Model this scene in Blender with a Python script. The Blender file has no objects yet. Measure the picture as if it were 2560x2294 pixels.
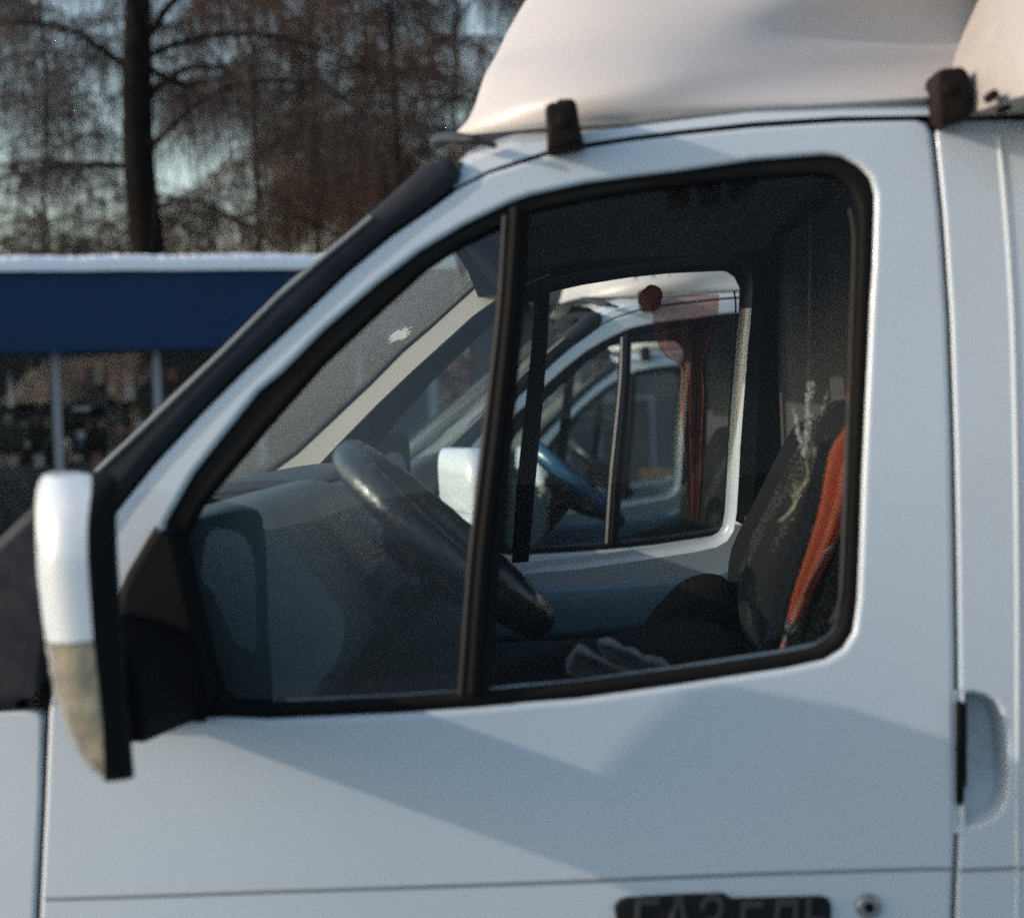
import bpy, bmesh, math, random
from mathutils import Vector, Matrix
from mathutils.geometry import delaunay_2d_cdt
from math import sin, cos, pi, radians
random.seed(7)
S = bpy.context.scene
COL = S.collection

# ------------------------------------------------------------------ camera
FPX = 4690.0
CAM = Vector((0.0, -2.205, 1.65))
VPX, VPY, ROLL = 1446.0, 1002.0, radians(2.2)
a_ = Vector(((VPX-1280)/FPX, (1147-VPY)/FPX, -1.0)).normalized()
u_ = Vector((-sin(ROLL), cos(ROLL), 0.0)); u_ = (u_ - a_*u_.dot(a_)).normalized()
x_ = a_.cross(u_)
R3 = Matrix((x_, a_, u_))                  # camera -> world
cd = bpy.data.cameras.new("camera"); cam = bpy.data.objects.new("camera", cd); COL.objects.link(cam)
M4 = R3.to_4x4(); M4.translation = CAM
cam.matrix_world = M4
cd.sensor_width = 36; cd.lens = FPX/2560*36
cd.clip_start = 0.05; cd.clip_end = 2000
cd.dof.use_dof = True; cd.dof.focus_distance = 3.55; cd.dof.aperture_fstop = 3.6
S.camera = cam

# ------------------------------------------------------------------ light
SUND = Vector((-1.0, -0.17, 0.375)).normalized()      # towards the sun
W = bpy.data.worlds.new("World"); S.world = W; W.use_nodes = True
nt = W.node_tree; bg = nt.nodes['Background']
sky = nt.nodes.new('ShaderNodeTexSky'); sky.sky_type = 'NISHITA'; sky.sun_disc = False
el = math.asin(SUND.z); az = math.atan2(SUND.x, SUND.y)
sky.sun_elevation = el; sky.sun_rotation = az; sky.air_density = 1.1; sky.dust_density = 1.2; sky.ozone_density = 0.55
nt.links.new(sky.outputs[0], bg.inputs[0]); bg.inputs[1].default_value = 0.15
sd = bpy.data.lights.new("sun", 'SUN'); sd.energy = 2.0; sd.angle = radians(0.6); sd.color = (1.0, 0.87, 0.78)
so = bpy.data.objects.new("sun", sd); COL.objects.link(so)
so.rotation_mode = 'QUATERNION'; so.rotation_quaternion = SUND.to_track_quat('Z', 'Y')
S.view_settings.view_transform = 'Standard'; S.view_settings.look = 'None'
S.view_settings.gamma = 1; S.view_settings.exposure = 0.78
S.cycles.max_bounces = 10; S.cycles.transparent_max_bounces = 24; S.cycles.glossy_bounces = 5
S.cycles.use_adaptive_sampling = False; S.cycles.use_denoising = False
S.cycles.sample_clamp_indirect = 4.0; S.cycles.caustics_reflective = False; S.cycles.caustics_refractive = False

# ------------------------------------------------------------------ pixel -> world
def ray(px, py):
    return (R3 @ Vector(((px-1280)/FPX, (1147-py)/FPX, -1.0))).normalized()
def P(px, py, y):
    d = ray(px, py); return CAM + d*((y-CAM.y)/d.y)
def ysurf(x, z):
    t = 0.10*(z-1.0)**2 if z > 1.0 else 0.05*(1.0-z)**2
    f = 0.10*max(0.0, -0.25-x)**2
    return t+f
def SP(px, py, off=0.0):
    y = 0.0
    for _ in range(8):
        p = P(px, py, y); y = ysurf(p.x, p.z)+off
    return P(px, py, y)
def XZ(pts, y=None):
    """pixel outline -> (x, z) list, on the cab side or on the plane y"""
    out = []
    for q in pts:
        p = SP(*q) if y is None else P(q[0], q[1], y)
        out.append((p.x, p.z))
    return out
WID = 1.86                                  # width of the cab

# ------------------------------------------------------------------ materials
def mat(name, col, rough=0.5, metal=0.0, coat=0.0, var=0.0, vscale=8.0, bump=0.0, bscale=60.0, sheen=0.0, spec=0.5, dirt=None, dscale=3.0, damt=0.3):
    m = bpy.data.materials.new(name); m.use_nodes = True
    n = m.node_tree.nodes; l = m.node_tree.links; b = n['Principled BSDF']
    b.inputs['Base Color'].default_value = (*col, 1); b.inputs['Roughness'].default_value = rough
    b.inputs['Metallic'].default_value = metal; b.inputs['Coat Weight'].default_value = coat
    b.inputs['Coat Roughness'].default_value = 0.06; b.inputs['Sheen Weight'].default_value = sheen
    b.inputs['Specular IOR Level'].default_value = spec
    tc = n.new('ShaderNodeTexCoord'); src = None
    if var or dirt:
        t = n.new('ShaderNodeTexNoise'); t.inputs['Scale'].default_value = vscale; t.inputs['Detail'].default_value = 6
        l.new(tc.outputs['Object'], t.inputs['Vector'])
        mx = n.new('ShaderNodeMix'); mx.data_type = 'RGBA'
        mx.inputs['A'].default_value = (*[c*(1-var) for c in col], 1); mx.inputs['B'].default_value = (*[min(1, c*(1+var)) for c in col], 1)
        l.new(t.outputs['Fac'], mx.inputs['Factor']); src = mx.outputs['Result']
        if dirt:
            t2 = n.new('ShaderNodeTexNoise'); t2.inputs['Scale'].default_value = dscale; t2.inputs['Detail'].default_value = 8; t2.inputs['Roughness'].default_value = 0.65
            l.new(tc.outputs['Object'], t2.inputs['Vector'])
            rp = n.new('ShaderNodeMapRange'); rp.inputs['From Min'].default_value = 0.45; rp.inputs['From Max'].default_value = 0.75
            rp.inputs['To Max'].default_value = damt; l.new(t2.outputs['Fac'], rp.inputs['Value'])
            m2 = n.new('ShaderNodeMix'); m2.data_type = 'RGBA'; l.new(src, m2.inputs['A']); m2.inputs['B'].default_value = (*dirt, 1)
            l.new(rp.outputs['Result'], m2.inputs['Factor']); src = m2.outputs['Result']
            ra = n.new('ShaderNodeMath'); ra.operation = 'ADD'; ra.inputs[1].default_value = rough; l.new(rp.outputs['Result'], ra.inputs[0]); l.new(ra.outputs[0], b.inputs['Roughness'])
        l.new(src, b.inputs['Base Color'])
    if bump:
        t = n.new('ShaderNodeTexNoise'); t.inputs['Scale'].default_value = bscale; t.inputs['Detail'].default_value = 5
        l.new(tc.outputs['Object'], t.inputs['Vector'])
        bp = n.new('ShaderNodeBump'); bp.inputs['Strength'].default_value = bump; bp.inputs['Distance'].default_value = 0.01
        l.new(t.outputs['Fac'], bp.inputs['Height']); l.new(bp.outputs[0], b.inputs['Normal'])
    return m
def glass(name, tint, dust=0.0, dcol=(0.35, 0.37, 0.36), dscale=4.0, ior=1.5):
    m = bpy.data.materials.new(name); m.use_nodes = True
    n = m.node_tree.nodes; l = m.node_tree.links; n.clear()
    out = n.new('ShaderNodeOutputMaterial'); tr = n.new('ShaderNodeBsdfTransparent'); tr.inputs[0].default_value = (*tint, 1)
    gl = n.new('ShaderNodeBsdfGlossy'); gl.inputs['Roughness'].default_value = 0.01
    fr = n.new('ShaderNodeFresnel'); fr.inputs[0].default_value = ior
    geo = n.new('ShaderNodeNewGeometry')
    mx = n.new('ShaderNodeMixShader')
    # same reflectance from both sides of the thin pane
    inv = n.new('ShaderNodeMix'); inv.inputs['A'].default_value = ior; inv.inputs['B'].default_value = 1/ior
    l.new(geo.outputs['Backfacing'], inv.inputs['Factor']); l.new(inv.outputs['Result'], fr.inputs[0])
    l.new(fr.outputs[0], mx.inputs[0]); l.new(tr.outputs[0], mx.inputs[1]); l.new(gl.outputs[0], mx.inputs[2])
    last = mx.outputs[0]
    if dust:
        df = n.new('ShaderNodeBsdfDiffuse'); df.inputs[0].default_value = (*dcol, 1)
        tl = n.new('ShaderNodeBsdfTranslucent'); tl.inputs[0].default_value = (*dcol, 1)
        ad = n.new('ShaderNodeMixShader'); l.new(df.outputs[0], ad.inputs[1]); l.new(tl.outputs[0], ad.inputs[2])
        tc = n.new('ShaderNodeTexCoord'); t = n.new('ShaderNodeTexNoise'); t.inputs['Scale'].default_value = dscale; t.inputs['Detail'].default_value = 9; t.inputs['Roughness'].default_value = 0.7
        l.new(tc.outputs['Object'], t.inputs['Vector'])
        rp = n.new('ShaderNodeMapRange'); rp.inputs['From Min'].default_value = 0.3; rp.inputs['From Max'].default_value = 0.7
        rp.inputs['To Min'].default_value = dust*0.6; rp.inputs['To Max'].default_value = dust*1.4; l.new(t.outputs['Fac'], rp.inputs['Value'])
        m2 = n.new('ShaderNodeMixShader'); l.new(rp.outputs[0], m2.inputs[0]); l.new(last, m2.inputs[1]); l.new(ad.outputs[0], m2.inputs[2]); last = m2.outputs[0]
    l.new(last, out.inputs[0]); return m
MT = {
 'paint': mat('white_paint', (0.53, 0.57, 0.58), 0.30, coat=0.6, var=0.02, vscale=3, bump=0.015, bscale=25, dirt=(0.42, 0.42, 0.40), dscale=2.2, damt=0.22),
 'paintin': mat('door_inner_paint', (0.50, 0.53, 0.56), 0.35, coat=0.4, var=0.03),
 'fairing': mat('fairing_gelcoat', (0.48, 0.445, 0.41), 0.42, coat=0.1, var=0.03, vscale=4, dirt=(0.5, 0.45, 0.38), dscale=5, damt=0.2, bump=0.03, bscale=9),
 'black': mat('black_plastic', (0.008, 0.0078, 0.008), 0.7, spec=0.06, var=0.15, bump=0.05, bscale=300),
 'trim': mat('satin_black_trim', (0.020, 0.021, 0.024), 0.42, spec=0.14, var=0.2, vscale=15, bump=0.03, bscale=200, dirt=(0.07, 0.07, 0.068), dscale=20, damt=0.3),
 'rubber': mat('rubber_seal', (0.008, 0.007, 0.006), 0.75, spec=0.12, bump=0.05, bscale=150),
 'bronze': mat('bronze_runner_strip', (0.030, 0.023, 0.017), 0.6, spec=0.25, var=0.2, vscale=30),
 'rust': mat('rusty_brown_plastic', (0.014, 0.009, 0.007), 0.7, spec=0.12, var=0.5, vscale=25, bump=0.2, bscale=90),
 'gap': mat('dark_shut_gap', (0.02, 0.022, 0.023), 0.8),
 'groove': mat('groove_line', (0.20, 0.21, 0.20), 0.6, var=0.2, vscale=30),
 'lens': mat('smoky_indicator_lens', (0.20, 0.17, 0.105), 0.10, coat=1.0, spec=0.9, var=0.95, vscale=34, bump=0.3, bscale=60),
 'mirror': mat('mirror_sky_tint', (0.42, 0.50, 0.64), 0.12, metal=0.6),  # blue base puts the reflected sky into the colour
 'badge': mat('badge_black', (0.008, 0.0075, 0.007), 0.5, spec=0.2, var=0.3),
 'badgelt': mat('badge_letter_grey', (0.030, 0.028, 0.026), 0.5),
 'steel': mat('dull_steel', (0.30, 0.28, 0.26), 0.35, metal=0.9, var=0.2, vscale=40),
 'dash': mat('dash_vinyl', (0.068, 0.086, 0.092), 0.48, var=0.08, bump=0.12, bscale=180),
 'dashd': mat('dash_dark_vinyl', (0.018, 0.018, 0.022), 0.45, bump=0.12, bscale=180),
 'liner': mat('headliner_cloth', (0.040, 0.037, 0.040), 0.95, sheen=0.1, bump=0.2, bscale=200),
 'beige': mat('pillar_inner_paint', (0.27, 0.245, 0.215), 0.55, var=0.1, bump=0.15, bscale=240),
 'doortrim': mat('door_trim_blue_grey', (0.12, 0.20, 0.26), 0.42, var=0.1, bump=0.05, bscale=120),
 'doortrim2': mat('door_trim_lower', (0.05, 0.075, 0.09), 0.6, var=0.1, bump=0.1, bscale=160),
 'seat': None, 'cloth': mat('dark_seat_cloth', (0.010, 0.0095, 0.010), 1.0, spec=0.08, bump=0.3, bscale=160),
 'strap': mat('belt_webbing', (0.012, 0.014, 0.020), 0.7, bump=0.3, bscale=220),
 'wheelc': mat('steering_cover', (0.014, 0.016, 0.020), 0.32, coat=0.1, var=0.3, vscale=20, bump=0.35, bscale=40),
 'wheelb': mat('steering_cover_blue', (0.035, 0.13, 0.24), 0.25, coat=0.5, var=0.2, vscale=20),
 'orange': mat('orange_nylon', (0.85, 0.12, 0.05), 0.6, var=0.12, vscale=14, sheen=0.3, bump=0.25, bscale=30),
 'handle': mat('umbrella_handle', (0.38, 0.10, 0.07), 0.3, coat=0.5),
 'wheat': mat('dried_wheat', (0.36, 0.31, 0.20), 0.45, var=0.3, vscale=60),
 'tinsel': mat('silvery_tinsel', (0.50, 0.49, 0.43), 0.3, metal=0.1),
 'knit': mat('grey_knit', (0.032, 0.03, 0.028), 0.95, sheen=0.5, bump=0.8, bscale=140, var=0.4, vscale=60),
 'knitedge': mat('pale_knit_edge', (0.13, 0.13, 0.125), 0.9, sheen=0.5, bump=0.6, bscale=200),
 'bag': mat('black_bag_cloth', (0.006, 0.0055, 0.005), 1.0, spec=0.06, bump=0.4, bscale=30),
 'sticker': mat('torn_sticker', (0.48, 0.47, 0.45), 0.8, var=0.1),
 'box': mat('box_panel', (0.34, 0.31, 0.285), 0.4, coat=0.2, var=0.03, vscale=3, dirt=(0.45, 0.38, 0.28), dscale=4, damt=0.35, bump=0.03, bscale=8),
 'tyre': mat('tyre', (0.02, 0.02, 0.02), 0.85, bump=0.3, bscale=60),
 'rim': mat('rim_grey', (0.4, 0.4, 0.4), 0.5, metal=0.4),
 'snow': mat('snow', (0.85, 0.82, 0.82), 0.75, bump=0.6, bscale=9, var=0.04),
 'navy': mat('navy_fascia', (0.009, 0.030, 0.072), 0.6, spec=0.15, var=0.15, vscale=2),
 'post': mat('grey_post', (0.24, 0.23, 0.235), 0.5, var=0.15),
 'shopin': mat('shop_interior', (0.085, 0.065, 0.05), 0.9, var=0.5, vscale=3),
 'shelf': mat('shelf_board', (0.07, 0.055, 0.045), 0.8),
 'bark': mat('bark', (0.011, 0.009, 0.0075), 1.0, spec=0.1, var=0.4, vscale=9, bump=0.8, bscale=25),
 'twig': mat('twig', (0.036, 0.026, 0.020), 0.9, var=0.3, vscale=2),
 'twigo': mat('twig_rust', (0.064, 0.031, 0.015), 0.9, var=0.35, vscale=1.5),
 'asphalt': mat('trodden_snow', (0.17, 0.23, 0.27), 0.8, var=0.3, vscale=0.6, bump=0.5, bscale=4),
 'gside': glass('side_glass', (0.92, 0.955, 0.95), 0.008, dscale=6, ior=1.24),
 'gquart': glass('quarter_glass', (0.86, 0.92, 0.92), 0.014, dscale=6, ior=1.6),
 'gwind': glass('windshield_glass', (0.84, 0.90, 0.88), 0.075, dcol=(0.33, 0.35, 0.34), dscale=5),
 'gshop': glass('shop_glass', (0.9, 0.9, 0.88), 0.01),
}
def trans(name, col):
    m = bpy.data.materials.new(name); m.use_nodes = True; n = m.node_tree.nodes; l = m.node_tree.links; n.clear()
    out = n.new('ShaderNodeOutputMaterial'); df = n.new('ShaderNodeBsdfDiffuse'); df.inputs[0].default_value = (*col, 1)
    tl = n.new('ShaderNodeBsdfTranslucent'); tl.inputs[0].default_value = (*col, 1); mx = n.new('ShaderNodeMixShader')
    l.new(df.outputs[0], mx.inputs[1]); l.new(tl.outputs[0], mx.inputs[2]); l.new(mx.outputs[0], out.inputs[0]); return m
MT['sticker'] = trans('torn_sticker_paper', (0.75, 0.73, 0.70))
def seatmat():
    m = mat('perforated_seat_cloth', (0.055, 0.055, 0.055), 0.9, spec=0.15, bump=0.2, bscale=160)
    n = m.node_tree.nodes; l = m.node_tree.links; b = n['Principled BSDF']
    tc = n.new('ShaderNodeTexCoord'); v = n.new('ShaderNodeTexVoronoi'); v.voronoi_dimensions = '2D'; v.inputs['Scale'].default_value = 185; v.inputs['Randomness'].default_value = 0.75
    sx = n.new('ShaderNodeSeparateXYZ'); l.new(tc.outputs['Object'], sx.inputs[0])
    def lin(a, ka, b, kb):
        m1 = n.new('ShaderNodeMath'); m1.operation = 'MULTIPLY'; m1.inputs[1].default_value = ka; l.new(a, m1.inputs[0])
        m2 = n.new('ShaderNodeMath'); m2.operation = 'MULTIPLY_ADD'; m2.inputs[1].default_value = kb; l.new(b, m2.inputs[0]); l.new(m1.outputs[0], m2.inputs[2]); return m2.outputs[0]
    u1 = lin(sx.outputs['X'], 0.9, sx.outputs['Z'], 0.42); u1 = lin(u1, 1.0, sx.outputs['Y'], 0.8); u2 = lin(sx.outputs['X'], -0.42, sx.outputs['Z'], 0.9)
    cx_ = n.new('ShaderNodeCombineXYZ'); l.new(u1, cx_.inputs[0]); l.new(u2, cx_.inputs[1]); l.new(cx_.outputs[0], v.inputs['Vector'])
    nz = n.new('ShaderNodeTexNoise'); nz.inputs['Scale'].default_value = 9; l.new(tc.outputs['Object'], nz.inputs['Vector'])
    c = n.new('ShaderNodeMath'); c.operation = 'LESS_THAN'; c.inputs[1].default_value = 0.155; l.new(v.outputs['Distance'], c.inputs[0])
    c2 = n.new('ShaderNodeMath'); c2.operation = 'GREATER_THAN'; c2.inputs[1].default_value = 0.50; l.new(nz.outputs['Fac'], c2.inputs[0])
    mu = n.new('ShaderNodeMath'); mu.operation = 'MULTIPLY'; l.new(c.outputs[0], mu.inputs[0]); l.new(c2.outputs[0], mu.inputs[1])
    mx = n.new('ShaderNodeMix'); mx.data_type = 'RGBA'; mx.inputs['A'].default_value = (0.009, 0.009, 0.0085, 1); mx.inputs['B'].default_value = (0.20, 0.195, 0.18, 1)
    l.new(mu.outputs[0], mx.inputs['Factor']); l.new(mx.outputs['Result'], b.inputs['Base Color'])
    return m
MT['seat'] = seatmat()

# ------------------------------------------------------------------ mesh tools
class MB:
    def __init__(s): s.v = []; s.f = []
    def add(s, vs, fs):
        o = len(s.v); s.v += [tuple(p) for p in vs]; s.f += [tuple(i+o for i in f) for f in fs]; return s
    def build(s, name, m, parent=None, smooth=True, recalc=True, angle=None):
        me = bpy.data.meshes.new(name); me.from_pydata(s.v, [], s.f)
        if recalc:
            b = bmesh.new(); b.from_mesh(me); bmesh.ops.recalc_face_normals(b, faces=b.faces); b.to_mesh(me); b.free()
        if smooth:
            me.polygons.foreach_set('use_smooth', [True]*len(me.polygons))
            if angle is not None: me.set_sharp_from_angle(angle=radians(angle))
        if m: me.materials.append(MT[m] if isinstance(m, str) else m)
        me.update()
        o = bpy.data.objects.new(name, me); COL.objects.link(o); o.parent = parent
        return o
def empty(name, loc, parent=None):
    o = bpy.data.objects.new(name, None); o.location = loc; COL.objects.link(o); o.parent = parent; o.empty_display_size = 0.2; return o
def tag(o, label=None, cat=None, group=None, kind=None):
    if label: o['label'] = label
    if cat: o['category'] = cat
    if group: o['group'] = group
    if kind: o['kind'] = kind
    return o
def dens(pts, step, closed=True):
    out = []; n = len(pts)
    for i in range(n if closed else n-1):
        a = Vector(pts[i]); b = Vector(pts[(i+1) % n]); k = max(1, int(math.ceil((b-a).length/step)))
        for j in range(k): out.append(tuple(a+(b-a)*(j/k)))
    if not closed: out.append(tuple(pts[-1]))
    return out
def catmull(pts, k=6, closed=False):
    out = []; n = len(pts); V = [Vector(p) for p in pts]
    for i in range(n if closed else n-1):
        p0 = V[(i-1) % n] if (closed or i > 0) else V[0]*2-V[1]
        p1 = V[i]; p2 = V[(i+1) % n]
        p3 = V[(i+2) % n] if (closed or i+2 < n) else V[-1]*2-V[-2]
        for j in range(k):
            t = j/k
            out.append(tuple(0.5*((2*p1)+(p2-p0)*t+(2*p0-5*p1+4*p2-p3)*t*t+(3*p1-p0-3*p2+p3)*t**3)))
    if not closed: out.append(tuple(V[-1]))
    return out
def area(p): return 0.5*sum(p[i][0]*p[(i+1) % len(p)][1]-p[(i+1) % len(p)][0]*p[i][1] for i in range(len(p)))
def ccw(p): return list(p) if area(p) > 0 else list(p)[::-1]
def offset(p, d):
    """positive d shrinks a ccw loop"""
    n = len(p); out = []
    for i in range(n):
        a = Vector(p[i-1]); b = Vector(p[i]); c = Vector(p[(i+1) % n])
        e1 = (b-a); e2 = (c-b)
        if e1.length < 1e-9: e1 = e2
        if e2.length < 1e-9: e2 = e1
        e1 = e1.normalized(); e2 = e2.normalized()
        n1 = Vector((-e1.y, e1.x)); n2 = Vector((-e2.y, e2.x)); m = (n1+n2)
        m = m.normalized() if m.length > 1e-6 else n1
        k = 1/max(0.45, m.dot(n1)); out.append(tuple(b+m*d*k))
    return out
def inside(x, z, p):
    r = False; n = len(p); j = n-1
    for i in range(n):
        if (p[i][1] > z) != (p[j][1] > z) and x < (p[j][0]-p[i][0])*(z-p[i][1])/(p[j][1]-p[i][1])+p[i][0]: r = not r
        j = i
    return r
def panel(outer, holes=(), off=0.0, r=0.004, depth=0.02, step=0.025, fy=None, side=0, back=False):
    """curved sheet over (x, z) outline with rounded, flanged rims; side 0 = near, 1 = far (mirrored)"""
    fy = fy or (lambda x, z: ysurf(x, z))
    O = ccw(dens(outer, step)); H = [ccw(dens(h, step)) for h in holes]
    Oi = offset(O, r) if r else O; Hi = [offset(h, -r) if r else h for h in H]
    OJ, HJ = Oi, Hi
    if r: Oi = offset(Oi, 0.002); Hi = [offset(h, -0.002) for h in Hi]
    pts = list(Oi); edges = [(i, (i+1) % len(Oi)) for i in range(len(Oi))]; loops = [(0, len(Oi))]
    for h in Hi:
        b = len(pts); pts += h; edges += [(b+i, b+(i+1) % len(h)) for i in range(len(h))]; loops.append((b, len(h)))
    xs = [p[0] for p in O]; zs = [p[1] for p in O]
    x = min(xs)+step
    while x < max(xs):
        z = min(zs)+step
        while z < max(zs):
            if inside(x, z, Oi) and not any(inside(x, z, h) for h in Hi):
                if all((q[0]-x)**2+(q[1]-z)**2 > (0.45*step)**2 for q in pts[:loops[-1][0]+loops[-1][1]]): pts.append((x, z))
            z += step
        x += step
    vs, es, fs, ov, oe, of = delaunay_2d_cdt([Vector(p) for p in pts], edges, [], 0, 1e-6)
    m = MB(); F = []
    for f in fs:
        c = (vs[f[0]]+vs[f[1]]+vs[f[2]])/3
        if inside(c.x, c.y, Oi) and not any(inside(c.x, c.y, h) for h in Hi): F.append(tuple(f))
    m.add([(v.x, fy(v.x, v.y)+off, v.y) for v in vs], F)
    for inner, sup, sgn in [(OJ, Oi, 1)]+[(hj, hi, -1) for hj, hi in zip(HJ, Hi)]:
        R = [[(p[0], fy(*p)+off, p[1]) for p in sup]] if r else []
        K = [0, 1, 2, 3] if r else [0]
        for k in K:
            t = k/3*pi/2
            q = offset(inner, -sgn*r*sin(t)) if k else inner
            R.append([(p[0], fy(*p)+off+r*(1-cos(t)), p[1]) for p in q])
        last = offset(inner, -sgn*r) if r else inner
        if depth: R.append([(p[0], fy(*p)+off+max(depth, r), p[1]) for p in last])
        n = len(inner); vsx = [p for row in R for p in row]
        fc = [(k*n+i, k*n+(i+1) % n, (k+1)*n+(i+1) % n, (k+1)*n+i) for k in range(len(R)-1) for i in range(n)]
        m.add(vsx, fc)
    if back:
        m.add([(v.x, fy(v.x, v.y)+off+depth, v.y) for v in vs], [f[::-1] for f in F])
    if side: m.v = [(p[0], WID-p[1], p[2]) for p in m.v]
    return m
def finish(m, name, mt, parent, angle=50, weld=1e-5):
    o = m.build(name, mt, parent, recalc=False)
    b = bmesh.new(); b.from_mesh(o.data); bmesh.ops.remove_doubles(b, verts=b.verts, dist=weld)
    bmesh.ops.recalc_face_normals(b, faces=b.faces); b.to_mesh(o.data); b.free()
    o.data.polygons.foreach_set('use_smooth', [True]*len(o.data.polygons)); o.data.set_sharp_from_angle(angle=radians(angle))
    return o
def prism(pts, y0, y1, r=0.01, n=4, side=0):
    """solid between planes y0 < y1 over an (x, z) outline, rounded on both faces"""
    p = ccw(pts); rows = []
    for k in range(n+1):
        t = pi/2*(1-k/n); rows.append((offset(p, r*(1-cos(t))), y0+r*(1-sin(t))))
    for k in range(n+1):
        t = pi/2*(k/n); rows.append((offset(p, r*(1-cos(t))), y1-r*(1-sin(t))))
    m = MB(); N = len(p); vs = [(q[0], y, q[1]) for row, y in rows for q in row]
    fc = [(k*N+i, k*N+(i+1) % N, (k+1)*N+(i+1) % N, (k+1)*N+i) for k in range(len(rows)-1) for i in range(N)]
    fc.append(tuple(range(N))[::-1]); fc.append(tuple(range((len(rows)-1)*N, len(rows)*N)))
    m.add(vs, fc)
    if side: m.v = [(q[0], WID-q[1], q[2]) for q in m.v]
    return m
def tube(m, pts, rad, k=8, caps=True):
    P_ = [Vector(p) for p in pts]; n = len(P_)
    up = Vector((0, 0, 1)); vs = []
    prev = None
    for i, p in enumerate(P_):
        t = (P_[min(i+1, n-1)]-P_[max(i-1, 0)]).normalized()
        if prev is None: s = t.cross(up if abs(t.z) < 0.9 else Vector((1, 0, 0))).normalized()
        else:
            s = prev-t*prev.dot(t); s = s.normalized() if s.length > 1e-6 else t.orthogonal().normalized()
        prev = s; b = t.cross(s); r = rad[i] if hasattr(rad, '__len__') else rad
        for j in range(k):
            a = 2*pi*j/k; vs.append(p+s*cos(a)*r+b*sin(a)*r)
    fs = [(i*k+j, i*k+(j+1) % k, (i+1)*k+(j+1) % k, (i+1)*k+j) for i in range(n-1) for j in range(k)]
    if caps: fs += [tuple(range(k))[::-1], tuple(range((n-1)*k, n*k))]
    return m.add(vs, fs)
def box(m, a, b):
    x0, y0, z0 = a; x1, y1, z1 = b
    return m.add([(x0,y0,z0),(x1,y0,z0),(x1,y1,z0),(x0,y1,z0),(x0,y0,z1),(x1,y0,z1),(x1,y1,z1),(x0,y1,z1)],
                 [(0,3,2,1),(4,5,6,7),(0,1,5,4),(1,2,6,5),(2,3,7,6),(3,0,4,7)])
def strip(pts, w, off, side=0, h=0.003):
    """narrow raised bead along an (x, z) line on the cab side"""
    m = MB(); L = [(p[0], ysurf(*p)+off, p[1]) for p in pts]
    for q in (L,): tube(m, q, w, 6)
    if side: m.v = [(q[0], WID-q[1], q[2]) for q in m.v]
    return m
def loft(rows, closed_u=False):
    n = len(rows[0]); m = MB()
    fs = [(k*n+i, k*n+(i+1) % n, (k+1)*n+(i+1) % n, (k+1)*n+i) for k in range(len(rows)-1) for i in range(n if closed_u else n-1)]
    return m.add([p for r in rows for p in r], fs)

# ------------------------------------------------------------------ traced outlines (photo pixels -> cab side)
DOOR_TOP = [(288,1280),(381,1165),(500,1036),(614,922),(746,799),(865,685),(975,592),(1071,526),(1148,469),(1222,433),(1296,410),(1358,390),(1465,369),(1580,351),(1700,337),(1882,318),(2103,304),(2290,300),(2318,306),(2331,330)]
DOOR_REAR = [(2351,532),(2369,800),(2380,1134),(2388,1639),(2389,2080),(2381,2269),(2376,2700),(2370,3400)]
DOOR_FRONT = [(92,3400),(90,2700),(98,2294),(112,2000),(122,1760),(150,1600),(200,1420)]
OPEN = [(412,1307),(483,1183),(567,1077),(645,979),(705,930),(808,825),(940,711),(1049,627),(1159,562),(1269,509),(1323,488),(1465,457),(1600,439),(1700,427),(1882,400),(2059,386),(2103,390),(2147,412),(2176,443),(2188,483),(2188,532),(2184,665),(2178,750),(2173,865),(2165,1030),(2157,1195),(2152,1359),(2146,1497),(2135,1579),(2108,1623),(2064,1650),(1965,1672),(1800,1697),(1692,1714),(1446,1748),(1300,1759),(1200,1770),(976,1785),(666,1798),(551,1794),(480,1796),(440,1700),(420,1500)]
FPANE = [(500,1265),(663,1071),(803,913),(953,772),(1058,676),(1150,614),(1247,566),(1256,590),(1238,781),(1206,1059),(1168,1387),(1143,1739),(976,1750),(754,1761),(583,1763),(549,1733),(519,1619),(487,1486),(458,1347)]
RPANE = [(1322,530),(1465,498),(1660,467),(1882,444),(2045,434),(2090,440),(2125,462),(2150,510),(2150,620),(2143,800),(2135,1030),(2118,1387),(2110,1540),(2092,1592),(2040,1627),(1960,1642),(1800,1666),(1450,1712),(1220,1735),(1228,1651),(1247,1424),(1284,1046),(1310,756)]
door_o = XZ(DOOR_TOP+DOOR_REAR+DOOR_FRONT); open_o = XZ(OPEN); fp_o = XZ(FPANE); rp_o = XZ(RPANE)

def gap_poly():
    """dark frame behind the door, slightly larger than it"""
    o = ccw(dens(door_o, 0.03)); return offset(o, -0.02), offset(ccw(dens(open_o, 0.03)), -0.004)

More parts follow.
